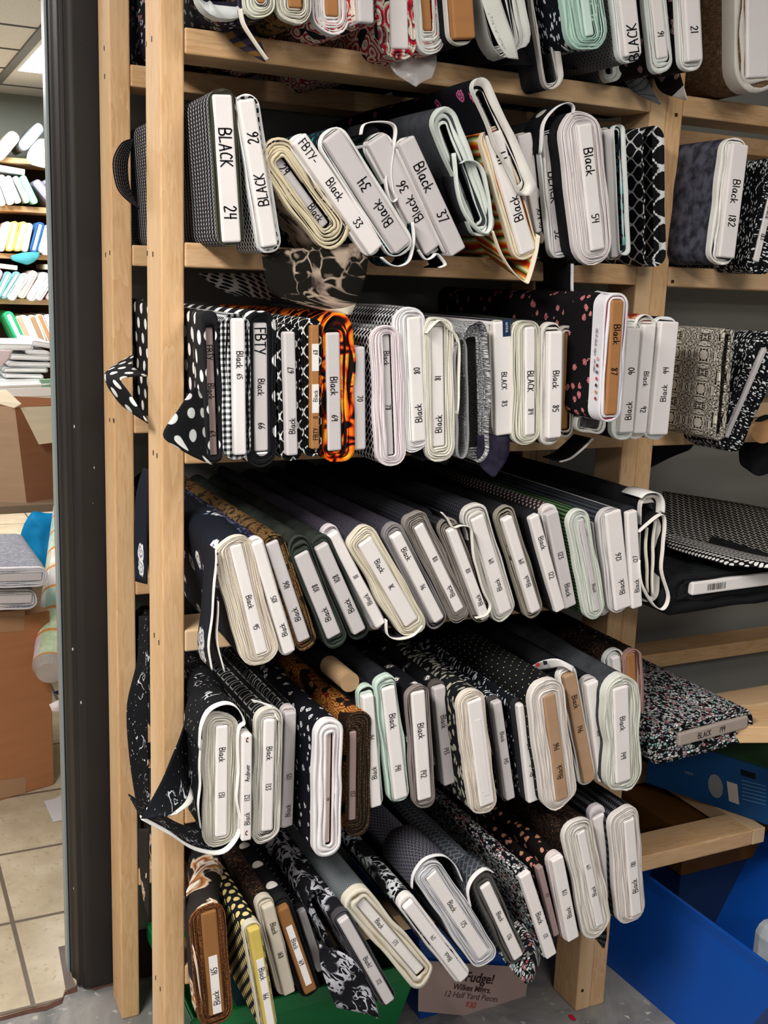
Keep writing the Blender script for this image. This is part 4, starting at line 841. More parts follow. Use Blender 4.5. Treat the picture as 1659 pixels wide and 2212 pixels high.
bolt('E150', 'E', (1324, 1416), (1330, 1470), 16, (12, 14, 10, 10), 'white rolled end peeping out behind the bulging Black 149', cloth=P_BRFL, selv='dfe0dc', lay=3, Y=-80, L=500)
bolt('E151', 'E', (1362, 1412), (1368, 1560), 18, (6, 16, 8, 10), 'clear-wrapped bolt with brown board at the post end of its shelf', cloth=P_ROUND, selv='b08a80', gap='5a3a34', lay=2, board='card', Y=-90, L=500)
r = BOLTS['E132'][0]; bd = [c for c in r.children if c.name.startswith('board')][0]
ey = min(v.co.y for v in bd.data.vertices)*1000; zz_ = [v.co.z*1000 for v in bd.data.vertices]
for z_ in (min(zz_)+14, max(zz_)-8):
    st, _w = strokes('C', 6); lg = handwriting(bd, 'C', (0, z_), 7, 'h', ey-.6, plain('c2283a'), .2); lg.name = 'swirl_logo'; lg['label'] = 'red swirl logo'
ribbon('E131', [(436, 1600), (432, 1680), (430, 1740), (434, 1790)], 70, P_SCRIPT, 'f2f0ea', 9, dy=-8)
ribbon('E131', [(432, 1620), (438, 1570), (454, 1536), (486, 1522), (514, 1530), (530, 1562), (518, 1578), (516, 1640), (515, 1720), (520, 1790), (500, 1832), (470, 1846), (420, 1836), (360, 1800), (306, 1770)], 90, P_SCRIPT, 'f2f0ea', 13, dy=-12)
sheet('hanging_flap', [[(400, 1560, -90), (370, 1640, -160), (336, 1710, -210), (304, 1768, -240)], [(408, 1640, -100), (392, 1690, -160), (370, 1730, -210), (340, 1766, -245)], [(408, 1700, -120), (418, 1712, -150), (412, 1738, -200), (382, 1760, -240)]], P_SCRIPT, key='E131', edge=('b', .16, 'f2f0ea'))
sheet('hanging_flap', [[(300, 1330, 230), (298, 1420, 225), (275, 1520, 215), (280, 1640, 210), (300, 1760, 210)], [(322, 1330, 170), (322, 1440, 165), (318, 1540, 160), (320, 1640, 150), (322, 1770, 140)]], P_SCRIPT, key='E131')
sheet('loose_edge', [[(542, 1510, -140), (556, 1514, -150), (586, 1524, -180)], [(560, 1532, -150), (574, 1530, -160), (604, 1560, -190)]], plain('e9e6e0', .9, var=.05, name='selvage'), key='E133')
sheet('loose_edge', [[(1150, 1438, -120), (1172, 1428, -150), (1206, 1424, -175), (1240, 1440, -180)], [(1160, 1450, -120), (1184, 1444, -150), (1216, 1440, -176), (1236, 1452, -182)]], plain('f2efec', .9, var=.05, name='selvage'), key='E147')
# cardboard tube behind the mint bolts
def tube(name, a, b, ra, mat, parent=None, n=20, caps=True, rb=None):
    a = Vector(a); b = Vector(b); ax = (b-a).normalized(); s = ax.orthogonal().normalized(); t = ax.cross(s); rb = rb or ra; V = []
    for P, r_ in ((a, ra), (b, rb)):
        for i in range(n): q = 2*PI*i/n; V.append(tuple(P-a+s*(r_*math.cos(q))+t*(r_*math.sin(q))))
    o = mesh(name, V, [(i, (i+1) % n, (i+1) % n+n, i+n) for i in range(n)] + ([tuple(range(n-1, -1, -1)), tuple(range(n, 2*n))] if caps else []), mat, parent,
             uvs=[(i/n*2*PI*ra/1000, 0) for i in range(n)]+[(i/n*2*PI*ra/1000, (b-a).length/1000) for i in range(n)], smooth=False)
    o.location = a/1000 if not parent else a/1000
    return o
p = at(756, 1474, -150); tb = tube('cardboard_tube', p, p+Vector((0, 90, 0)), 17, cardboard('b0906c')); tag(tb, 'tan cardboard tube lying behind the mint-topped bolts', 'tube')
# ------------------------------------------------------------------ lowest shelf
bolt('F165', 'F', (450, 1968), (469, 2190), 34, (26, 18, 14, 22), 'brown bolt with gold rose cloth and paper slip marked Black 165, beside the front post', cloth=P_MAG, selv=fab('tweed', '4a2c18', '8a5a34', '6b4226', s=5), gap='2a1a10', lay=4, board='brown', text=[], band=0, Y=-165)
bolt('F166', 'F', (545, 2000), (583, 2222), 25, (8, 5, 8, 4), 'yellow-bordered bolt with paper slip marked Black 166', cloth=P_GOLDDOT, selv='cfc9b4', lay=2, board=plain('d8bf62', .7, var=.15), text=[], Y=-210)
bolt('F168', 'F', (575, 1950), (622, 2140), 26, (10, 3, 14, 6), 'beige plastic-wrapped bolt marked Black 168', cloth=P_BRFL, selv='c8bfae', lay=2, board=plain('cfc4b2', .5, var=.1), text=[('Black', .25, .5), ('168', .55, .5)], Y=-180)
bolt('F169', 'F', (606, 1956), (668, 2136), 28, (8, 10, 16, 14), 'bolt with brown board and tape marked Black 169 in black cloth', cloth=P_BIGDOT, selv='17171a', gap='0f0f12', lay=2, board='brown', text=[], Y=-170)
bolt('F170', 'F', (648, 1962), (690, 2090), 17, (2, 3, 3, 8), 'small greyish board end next to the grey lace cloth', cloth=P_PLUS, selv='2a2a2e', lay=1, board='grey', Y=-110)
bolt('F171', 'F', (686, 1940), (790, 2140), 30, (14, 8, 10, 34), 'rumpled bolt of grey lace-pattern cloth hanging low without a board', cloth=P_LACE, selv=P_LACE, gap=P_LACE, lay=3, noboard=True, band=0, wob=3, inset=8, Y=-150)
bolt('F172', 'F', (737, 1980), (838, 2158), 24, (8, 8, 10, 10), 'leaning dark-rimmed bolt marked Black/ 172', cloth=P_LACE, selv='4a484c', gap='17171a', lay=2, text=[('Black/', .5, .5), ('172', .74, .48)], board='grey')
bolt('F173', 'F', (779, 1948), (912, 2104), 25, (22, 16, 24, 20), 'leaning cream-layered bolt marked Black 173', cloth=P_GKNIT, selv='e2dac8', gap='b0a080', lay=2, text=[('Black', .32, .5), ('173', .58, .48)], wob=1.6, band=18, bdepth=6, inset=0)
bolt('F174', 'F', (876, 1948), (998, 2108), 26, (6, 8, 12, 10), 'leaning crumpled white bolt marked Black 174', cloth=P_BWPAIS, selv='efeae6', lay=1, text=[('Black', .68, .45), ('174', .42, .42)], d='u')
bolt('F175', 'F', (930, 1888), (1045, 2062), 28, (20, 16, 24, 22), 'large leaning grey-white layered bolt marked Black 175, houndstooth cloth', cloth=P_HOUND, selv='dedde0', gap='7a787e', lay=4, text=[('Black', .38, .48), ('175', .6, .48)], band=14, wob=1.3)
bolt('F176', 'F', (1047, 1911), (1120, 2068), 24, (13, 9, 22, 8), 'leaning bolt marked Black 176 with quilted grey cloth and dark inner layers', cloth=P_WAVE, selv='5a5754', gap='2a2826', lay=2, text=[('Black', .42, .48), ('176', .7, .48)])
bolt('F177', 'F', (1128, 1883), (1186, 2060), 25, (3, 4, 6, 5), 'white board end marked Black 171 in multicoloured pebble cloth', cloth=P_PEB, selv=P_PEB, lay=1, text=[('Black', .52, .5), ('171', .74, .45)], band=0)
bolt('F177b', 'F', (1160, 1868), (1196, 2015), 13, (2, 2, 3, 3), 'thin pink board edge beside the white board marked Black 171', cloth=P_PINKF, selv=P_PINKF, lay=1, board='mauve', text=[('177', .4, .6)], band=0)
bolt('F178', 'F', (1198, 1849), (1233, 2024), 26, (3, 3, 5, 6), 'white bolt end marked Black 178 with pink floral cloth', cloth=P_PINKF, selv='e9dcda', lay=1, text=[('Black', .65, .42), ('178', .4, .42)], d='u')
bolt('F179', 'F', (1254, 1796), (1296, 1998), 18, (30, 18, 26, 20), 'fluffy cream wadding-like bolt marked Black 179', cloth=P_BRFL, selv='e8e2da', gap='c4bcb0', lay=5, wob=2, text=[('Black', .62, .55), ('179', .36, .5)], d='u', band=10)
bolt('F180', 'F', (1292, 1762), (1334, 1970), 26, (4, 3, 20, 6), 'creased white bolt end marked Black 180', cloth=P_STRI2, selv='e2dadc', lay=1, text=[('Black', .7, .38), ('180', .48, .38)], d='u', Y=-170)
bolt('F181', 'F', (1358, 1770), (1374, 1976), 23, (28, 10, 26, 12), 'cream-layered bolt marked Black 181, last on the lowest shelf', cloth=P_STRI2, selv='e4dcd6', gap='a89a94', lay=5, text=[('Black', .68, .55), ('181', .45, .5)], d='u')
def slip(key, fr0, fr1, wf, txt, d='d', sz=.55, x0=0):
    bd = [c for c in BOLTS[key][0].children if c.name.startswith('board')][0]
    zs = [v.co.z*1000 for v in bd.data.vertices]; xs = [v.co.x*1000 for v in bd.data.vertices]; ys = min(v.co.y for v in bd.data.vertices)*1000
    za, zb = min(zs), max(zs); hw = max(xs)*wf; z1 = zb-(zb-za)*fr0; z0 = zb-(zb-za)*fr1
    s_ = mesh('paper_slip', boxv(x0-hw, x0+hw, ys-.7, ys-.1, z0, z1), BF, PAPER, BOLTS[key][0]); s_['label'] = 'white paper slip'
    for t_, f_ in txt: handwriting(s_, t_, (x0, z1-(z1-z0)*f_), hw*2*sz, d, ys-1.1, INK)
slip('F165', .42, .98, .55, [('Black', .72), ('165', .25)], 'u', .7)
slip('F166', .28, 1, .62, [('Black', .2), ('166', .5)], 'd', .75)
slip('F169', .2, .9, .5, [('Black', .3), ('169', .62)], 'd', .75)
slip('E144', .18, .9, .42, [], 'u')
bd = [c for c in BOLTS['F169'][0].children if c.name.startswith('board')][0]
sheet('hanging_flap', [[(400, 1880, -100), (402, 1990, -150), (428, 2080, -170), (440, 2178, -175)], [(402, 1990, -120), (410, 2060, -150), (424, 2120, -170), (440, 2180, -175)]], P_MAG, key='F165')
sheet('hanging_flap', [[(300, 1790, 220), (300, 1850, 215), (312, 1960, 200)], [(322, 1790, 160), (322, 1880, 150), (322, 1990, 140)]], P_MAG, key='F165')
sheet('hanging_flap', [[(690, 2040, -200), (700, 2110, -195), (730, 2180, -190)], [(760, 2070, -215), (790, 2120, -210), (812, 2196, -200)], [(800, 2130, -200), (812, 2170, -190), (812, 2200, -180)]], P_LACE, key='F171', wr=6)
sheet('hanging_flap', [[(1072, 2050, -190), (1100, 2090, -200), (1134, 2124, -205)], [(1120, 1990, -195), (1150, 2050, -205), (1148, 2120, -208)], [(1160, 2040, -190), (1166, 2070, -195), (1154, 2116, -200)]], P_PEB, key='F177')
sheet('hanging_flap', [[(1262, 2010, -150), (1284, 2026, -150), (1302, 2048, -150)], [(1310, 2000, -150), (1310, 2024, -150), (1306, 2048, -150)]], P_STRI2, key='F179')
ribbon('F176', [(1018, 1960), (1014, 1925), (1026, 1896), (1048, 1880), (1068, 1886)], 60, P_WAVE, 'eceae8', 10, dy=-6)
ribbon('F175', [(1000, 1905), (985, 1870), (955, 1850), (920, 1858), (895, 1890), (892, 1920)], 120, P_HOUND, 'e9e9ea', 8, dy=-3)
pxtext('E131', 'paisley of jelly road', (316, 1764), (380, 1752), 7, -247, -243)
pxpatch('E147', [(1156, 1434), (1165, 1431), (1167, 1439), (1158, 1442)], -153, plain('b03a3a')); pxpatch('E147', [(1172, 1428), (1181, 1427), (1183, 1435), (1175, 1437)], -163, plain('1c1c22'))
for i in range(5): pxpatch('D95', [(470-i*0+2.2*math.cos(a), 1196+i*24+3*math.sin(a)) for a in (0, 1, 2, 3, 4, 5)], BOLTS['D95'][2]-15.5, plain('3a3a40'))
# ------------------------------------------------------------------ neighbouring unit, bins and boxes
NG = 'fabric bolts on the neighbouring unit'
bolt('R182', 'R', (1592, 312), (1562, 557), 34, (12, 4, 14, 16), 'bolt marked Black 182 in mottled purple-grey cloth with a ruffled white edge', cloth=P_MARB, selv='f2f0e8', lay=2, text=[('Black', .42, .5), ('182', .68, .5)], Y=-120, group=NG, wob=1.8, L=560)
bolt('R183', 'R', (1682, 355), (1632, 565), 12, (10, 30, 20, 26), 'thin leaning board marked Black 183 in black and white leaf print', cloth=P_LEAFBW, selv=P_LEAFBW, lay=2, text=[('Black', .5, .8), ('183', .75, .8)], Y=-100, group=NG, band=0, L=540)
bolt('R190', 'R', (1572, 722), (1552, 938), 10, (10, 10, 12, 14), 'damask-print bolt in black and bone beside the shrink-wrapped white bolt', cloth=P_DAM, selv=P_DAM, lay=2, board='grey', bdepth=20, Y=-150, group=NG, band=0, L=560)
bolt('R191', 'R', (1650, 752), (1566, 944), 8, (14, 38, 40, 24), 'leaf-print bolt with a thin slanting grey board', cloth=P_LEAFBW, selv=P_LEAFBW, lay=3, board='grey', bdepth=-6, Y=-100, group=NG, band=0, L=560, wob=1.6)
bolt('R192', 'R', (1490, 1271), (1725, 1240), 26, (36, 8, 60, 30), 'black bolt lying flat with a white barcode-stickered board', cloth=fab('solid', '16181a', '24282a'), selv='17181a', gap='0e0f10', lay=2, board='paper', bdepth=-8, Y=-150, group=NG, L=590, band=0)
r = BOLTS['R192'][0]; bd = [c for c in r.children if c.name.startswith('board')][0]
zs = [v.co.z*1000 for v in bd.data.vertices]; zt = max(zs); V = []; Fc = []
for i in range(22):
    wv = random.choice((.5, .9, 1.3)); z = zt-36-i*2.1; b_ = len(V); V += [(-6, -9, z), (7, -9, z), (7, -9, z-wv), (-6, -9, z-wv)]; Fc.append((b_, b_+1, b_+2, b_+3))
bc = mesh('barcode', V, Fc, INK, bd); bc['label'] = 'printed barcode'
bolt('R199', 'R', (1464, 1598), (1613, 1558), 25, (28, 18, 62, 14), 'bolt lying flat marked BLACK 199 in pebble-dot print', cloth=P_PEB, selv=P_PEB, lay=2, board=plain('a89a90', .8, var=.05, name='board_paper'), bdepth=-5, text=[('BLACK', .36, .5, 'd'), ('199', .62, .5, 'd')], Y=-170, group=NG, band=0, L=590)
for c in BOLTS['R199'][0].children:
    if c.name.startswith('board'):
        for h_ in c.children: 
            for v in h_.data.vertices: pass
o = sheet('zigzag_cloth', [[(1432, 1062, 330), (1434, 1125, 150), (1438, 1162, 40), (1442, 1176, 0)], [(1540, 1078, 330), (1545, 1150, 140), (1552, 1192, 20), (1560, 1205, -20)], [(1670, 1100, 330), (1680, 1180, 120), (1690, 1226, 0), (1696, 1246, -60)]], fab('zigzag', '151517', 'c8c4bc', s=19), label='folded cloth in a zigzag print piled on the neighbouring unit', cat='fabric', th=3, group=None)
o = sheet('dotted_cloth', [[(1438, 1150, 60), (1439, 1168, 0, 1058), (1442, 1182, 0, 1052)], [(1540, 1176, 30), (1548, 1196, 0, 1058), (1554, 1216, 0, 1053)], [(1610, 1192, 0), (1618, 1208, 0, 1058), (1624, 1224, 0, 1053)], [(1690, 1206, -20), (1700, 1218, 0, 1058), (1706, 1230, 0, 1053)]], fab('dots', '141417', 'e6e4e0', s=13, p=.33), label='black cloth with rows of white dots under the zigzag print', cat='fabric', th=3)
o = sheet('black_cloth', [[(1598, 962, 40), (1600, 1000, 20), (1612, 1012, 10)], [(1640, 900, 40), (1640, 980, 0), (1640, 1028, -20)], [(1700, 900, 40), (1700, 980, 0), (1690, 1010, 0)]], P_BLK, label='black cloth hanging in a point below the leaf-print bolt', cat='fabric')
o = sheet('black_cloth', [[(1404, 962, 100), (1403, 985, 100), (1402, 1012, 100)], [(1450, 962, 100), (1450, 980, 100), (1446, 990, 100)], [(1500, 960, 100), (1495, 966, 100), (1490, 972, 100)]], P_BLK, label='sagging black cloth under the rail beside the paired posts', cat='fabric')
for pts, lb in (([(1640, 880), (1660, 900)], 0),):
    a = at(1646, 935, -60); q = tag(tube('wooden_peg', a, a+Vector((130, 60, 10)), 22, cardboard('c89868')), 'tan rounded board end at the picture edge beside the leaf print', 'board')
# long blue box on the lowest shelf
a, b = atz(1659, 1782, 346), atz(1395, 1690, 346); ux = (a-b).normalized(); nrm = Vector((-ux.y, ux.x, 0))*-1
if nrm.x < 0: nrm = -nrm
b = b-ux*0; a2 = a+ux*90; h_ = 138
bx = tag(empty('storage_box', tuple(b)), 'long blue printed carton with a dark green lid on the lowest shelf', 'box')
def loc(p): return tuple(Vector(p)-b)
bp = [b, a2, a2+nrm*300, b+nrm*300]
blue = plain('1a4f86', .55, var=.1, name='blue_card')
hexa('body', [loc(p) for p in bp]+[loc(p+Vector((0, 0, h_))) for p in bp], blue, bx)
tp = [p-nrm*3 if i < 2 else p for i, p in enumerate(bp)]
hexa('lid', [loc(p+Vector((0, 0, h_+.5))) for p in tp]+[loc(p+Vector((0, 0, h_+9))) for p in tp], plain('1e4028', .6, name='green_card'), bx)
def onface(px, py):
    d = ray(px, py); t = ((b-CAM).dot(nrm))/d.dot(nrm); return CAM+d*t-nrm*.8
def decal(name, pts, mat, par=bx, org=None):
    org = org or b; return mesh(name, [tuple(onface(*p)-org) for p in pts], [tuple(range(len(pts)))], mat, par)
decal('round_seal', [(1546+19*math.cos(q*PI/10)*.85, 1698+25*math.sin(q*PI/10)+6*math.cos(q*PI/10)) for q in range(20)], plain('8a8a90', .7))
decal('white_badge', [(1570, 1687), (1593, 1694), (1597, 1738), (1575, 1730)], plain('c9c2bc', .7))
decal('logo_plate', [(1600, 1661), (1632, 1671), (1633, 1684), (1601, 1674)], plain('0c1420', .6))
for i in range(6): decal('printed_line', [(1603, 1684+i*8), (1655, 1697+i*8), (1655, 1699.5+i*8), (1603, 1686.5+i*8)], plain('4f82b0', .7))
decal('printed_line', [(1480, 1664), (1498, 1670), (1498, 1676), (1480, 1670)], plain('5a6f88', .7))
yb = box('yellow_crate', 1290, 1700, 110, 420, 190, 300, plain('70481a', .7, var=.2, name='crate_wood')); tag(yb, 'yellow-brown wooden crate in the shade under the blue carton', 'crate')
yb2 = box('crate_stand', 1300, 1690, 120, 410, 0, 189.5, plain('1b2f52', .6, name='tote')); tag(yb2, 'dark blue tote holding up the yellow-brown crate', 'tote')
p = at(1622, 1610, -210); wb = box('loose_board', p.x, p.x+260, -210, -90, p.z-14, p.z+22, wood('x')); wb.rotation_euler = (0, 0, -.35); tag(wb, 'pine board end jutting in at the picture edge above the blue carton', 'board')
gl = sheet('white_paper', [[(1622, 1570, -140), (1640, 1562, -150), (1680, 1548, -150)], [(1630, 1580, -160), (1650, 1576, -160), (1680, 1572, -160)]], plain('eceaf0', .7), label='white paper corner lying beside the pebble-print bolt', cat='paper')
# blue tote bins on the floor
def bin_(name, base, rim, h, mat, label, z0=0, th=5, holes=None):
    """open tote: base and rim are 4 (x,y) corners"""
    t = tag(empty(name, (sum(p[0] for p in base)/4, sum(p[1] for p in base)/4, z0)), label, 'bin'); ox, oy = t.location.x*1000, t.location.y*1000
    n = 4; cxb = (ox, oy)
    def ins(p, c, d): v = Vector((c[0]-p[0], c[1]-p[1])); v = v.normalized()*d*1.4; return (p[0]+v.x, p[1]+v.y)
    V = [(p[0], p[1], 0) for p in base] + [(p[0], p[1], h) for p in rim] + [(*ins(p, cxb, th), h) for p in rim] + [(*ins(p, cxb, th), 6) for p in base]
    Fc = [(0, 3, 2, 1)]
    for a in range(3):
        for i in range(4): j = (i+1) % 4; Fc.append((a*4+i, a*4+j, a*4+4+j, a*4+4+i))
    Fc.append((12, 13, 14, 15)); V = [(x-ox, y-oy, z) for x, y, z in V]
    o = mesh('shell', V, Fc, mat, t); bevel(o, 3, 2, .5)
    R = [(x-ox, y-oy) for x, y in rim]; V2 = []; F2 = []
    for i in range(4):
        pa, pb = Vector(R[i]), Vector(R[(i+1) % 4]); d = (pb-pa).normalized(); nn = Vector((d.y, -d.x)); 
        if nn.dot(pa+pb) < 0: nn = -nn
        b_ = len(V2); q = [pa-d*4, pb+d*4, pb+d*4+nn*5, pa-d*4+nn*5]
        V2 += [(v.x, v.y, h-34) for v in q]+[(v.x, v.y, h+1) for v in q]; F2 += [tuple(b_+k for k in f) for f in BF]
    rm = mesh('rim', V2, F2, mat, t); bevel(rm, 2)
    return t
tote = G('blue_corrugated_plastic', .38, .5); o_ = tote.obj(); cg = tote.M('SINE', tote.M('MULTIPLY', tote.xyz(o_)[2], 900.0))
totem = tote.out(tote.mix(tote.noi(o_, 5, 3), '06459c', '0850ac'), cg, .12, .001)
f1, f2 = atz(1316, 2089, 0), atz(1460, 2212, 0); dv = (f2-f1).normalized()
r1 = atz(1385, 1880, 255); r2 = atz(1659, 2080, 255)
dvr = (r2-r1).normalized(); r0 = r1-dvr*120; r3 = r2+dvr*60
A_ = f1-dv*150; B_ = A_+dv*((r3-r0).length-60)
nx_ = Vector((-dvr.y, dvr.x, 0)); nx_ = nx_ if nx_.x > 0 else -nx_
bn = bin_('tote_bin', [(A_.x, A_.y), (B_.x, B_.y), tuple((B_+nx_*330)[:2]), tuple((A_+nx_*330)[:2])],
     [(r0.x, r0.y), (r3.x, r3.y), tuple((r3+nx_*420)[:2]), tuple((r0+nx_*420)[:2])], 255, totem, 'bright blue corrugated plastic tote standing on the floor beyond the paired posts')
for k in range(5):
    q = r0+dvr*(170+k*75); q = Vector((q.x, q.y, 205)); b0 = Vector(bn.location)*1000
    d2 = -nx_; hole = mesh('rivet_hole', [tuple(q-b0+d2*2.5+dvr*(5*math.cos(a*PI/5))+Vector((0, 0, 5*math.sin(a*PI/5)))) for a in range(10)], [tuple(range(10))], plain('062a66'), bn)
pb = tag(box('wrapped_bundle', 1290, 1400, -260, -120, 12, 215, plain('cfd6dc', .5, var=.3), bv=30), 'clear-wrapped pale bundle sunk inside the blue tote', 'bundle')
green = plain('0f7a3e', .4, .5, name='green_plastic')
bin_('green_bin', [(90, 95), (520, 95), (520, 395), (90, 395)], [(70, 60), (560, 60), (560, 400), (70, 400)], 186, green, 'green plastic bin on the floor under the first bolts of the lowest shelf')
bin_('blue_bin', [(590, 110), (835, 110), (835, 420), (590, 420)], [(572, 95), (858, 95), (858, 430), (572, 430)], 230, totem, 'blue bin under the lowest shelf with a price card on its front')
c4 = [at(903, 2184, 86), at(1128, 2206, 86), at(905, 2074, 94)]
cd = tag(empty('price_card', tuple(c4[0])), 'pinkish price card reading Fudge! Wilkes Mfgrs. 12 Half Yard Pieces $30', 'sign')
ex_ = (c4[1]-c4[0]).normalized(); en_ = ex_.cross(c4[2]-c4[0]).normalized(); ez_ = en_.cross(ex_)
def oncard(px, py, off=0):
    d = ray(px, py); t = (c4[0]-CAM).dot(en_)/d.dot(en_); return CAM+d*t-c4[0]+en_*off*(1 if en_.y < 0 else -1)
q4 = [oncard(905, 2074), oncard(1143, 2090), oncard(1128, 2206), oncard(903, 2184)]
o = mesh('card', [tuple(p) for p in q4], [(3, 2, 1, 0)], plain('b39a92', .7, name='card_stock'), cd); s = o.modifiers.new('thickness', 'SOLIDIFY'); s.thickness = .0015; s.offset = 0
def cardtext(txt, px, py, h, mat, bold=0):
    cu = bpy.data.curves.new('lettering', 'FONT'); cu.body = txt; cu.size = h/1000; cu.align_x = 'CENTER'; cu.align_y = 'CENTER'; cu.offset = bold
    tmp = bpy.data.objects.new('tmp_text', cu); COL.objects.link(tmp); bpy.context.view_layer.update()
    me = bpy.data.meshes.new_from_object(tmp.evaluated_get(bpy.context.evaluated_depsgraph_get())); bpy.data.objects.remove(tmp)
    me.materials.clear(); me.materials.append(mat); o = bpy.data.objects.new('lettering', me); COL.objects.link(o); o.parent = cd
    p = oncard(px, py, 1.6)
    m = Matrix((ex_, ez_, en_)).transposed().to_4x4(); m.translation = p/1000; o.matrix_local = m
cardtext('Fudge!', 1036, 2113, 30, plain('3a2a2a'), .0007); cardtext('Wilkes Mfgrs.', 1020, 2135, 19, plain('4a3434'), .0004); cardtext('12 Half Yard Pieces', 1018, 2152, 19, plain('4a3434')); cardtext('$30', 1016, 2171, 19, plain('c2444a'), .0003)
rd = atz(1236, 2198, 1.2); tag(mesh('red_scrap', [(6*math.cos(a*PI/4)*(1+.3*(a % 2)), 12*math.sin(a*PI/4), 0) for a in range(8)], [tuple(range(8))], plain('c8203a')), 'tiny red scrap on the floor by the paired posts', 'scrap').location = rd/1000
for i, (px, py) in enumerate(((1345, 2204), (1352, 2198), (1286, 2170), (1400, 2190))):
    q = atz(px, py, 1); tag(mesh('lint', [(random.uniform(-9, 9), random.uniform(-9, 9), 0), (random.uniform(3, 12), 2, 0), (random.uniform(-3, 3), 8, 0)], [(0, 1, 2)], plain('c9c4ba')), 'pale lint speck on the stone floor near the paired posts', 'lint', 'lint specks on the floor').location = q/1000
# magazines and remnants glimpsed under the lowest shelf
for i, (px, py, c1, lb) in enumerate(((640, 2195, 'b8324a', 'red and white printed folder standing in the green bin'), (560, 2200, '3a4a6a', 'slate blue folder standing in the green bin'), (690, 2200, '8fb0c4', 'pale blue-edged folder standing in the green bin'), (610, 2190, '4a2a3a', 'maroon folder standing in the green bin'))):
    p = at(px, py, 150); m_ = box('folder', p.x-5, p.x+5, 110, 340, 20, 226+i*6, plain(c1, .5, var=.4), bv=1); tag(m_, lb, 'folder')

# ------------------------------------------------------------------ the room beyond the doorway
YF = 5800
fu_ = tag(empty('display_shelving', (300, YF, 0)), 'timber shelving full of pale bolts at the far end of the next room', 'shelving unit')
zf = []
for py0, py1 in ((343, 354), (446, 458), (549, 560), (646, 658)):
    za, zb = at(60, py1, YF).z, at(60, py0, YF).z; zf.append(zb)
    box('shelf_board', -900, 900, 0, 420, za, zb, wood('x'), fu_, 1)
box('shelf_board', -900, 900, 0, 420, zf[-1]-640, zf[-1]-606, wood('x'), fu_, 1)
box('shade_panel', -900, 900, 420, 432, 0, zf[0]+20, plain('2b2420', .9), fu_, 0)  # added dark sheet, its colour stands for the shade inside the far shelves
box('upright', -938, -900, 0, 440, 0, zf[0]+40, wood('z'), fu_, 1); box('upright', 900, 938, 0, 440, 0, zf[0]+40, wood('z'), fu_, 1)
FB = 'pale bolts on the far display shelves'
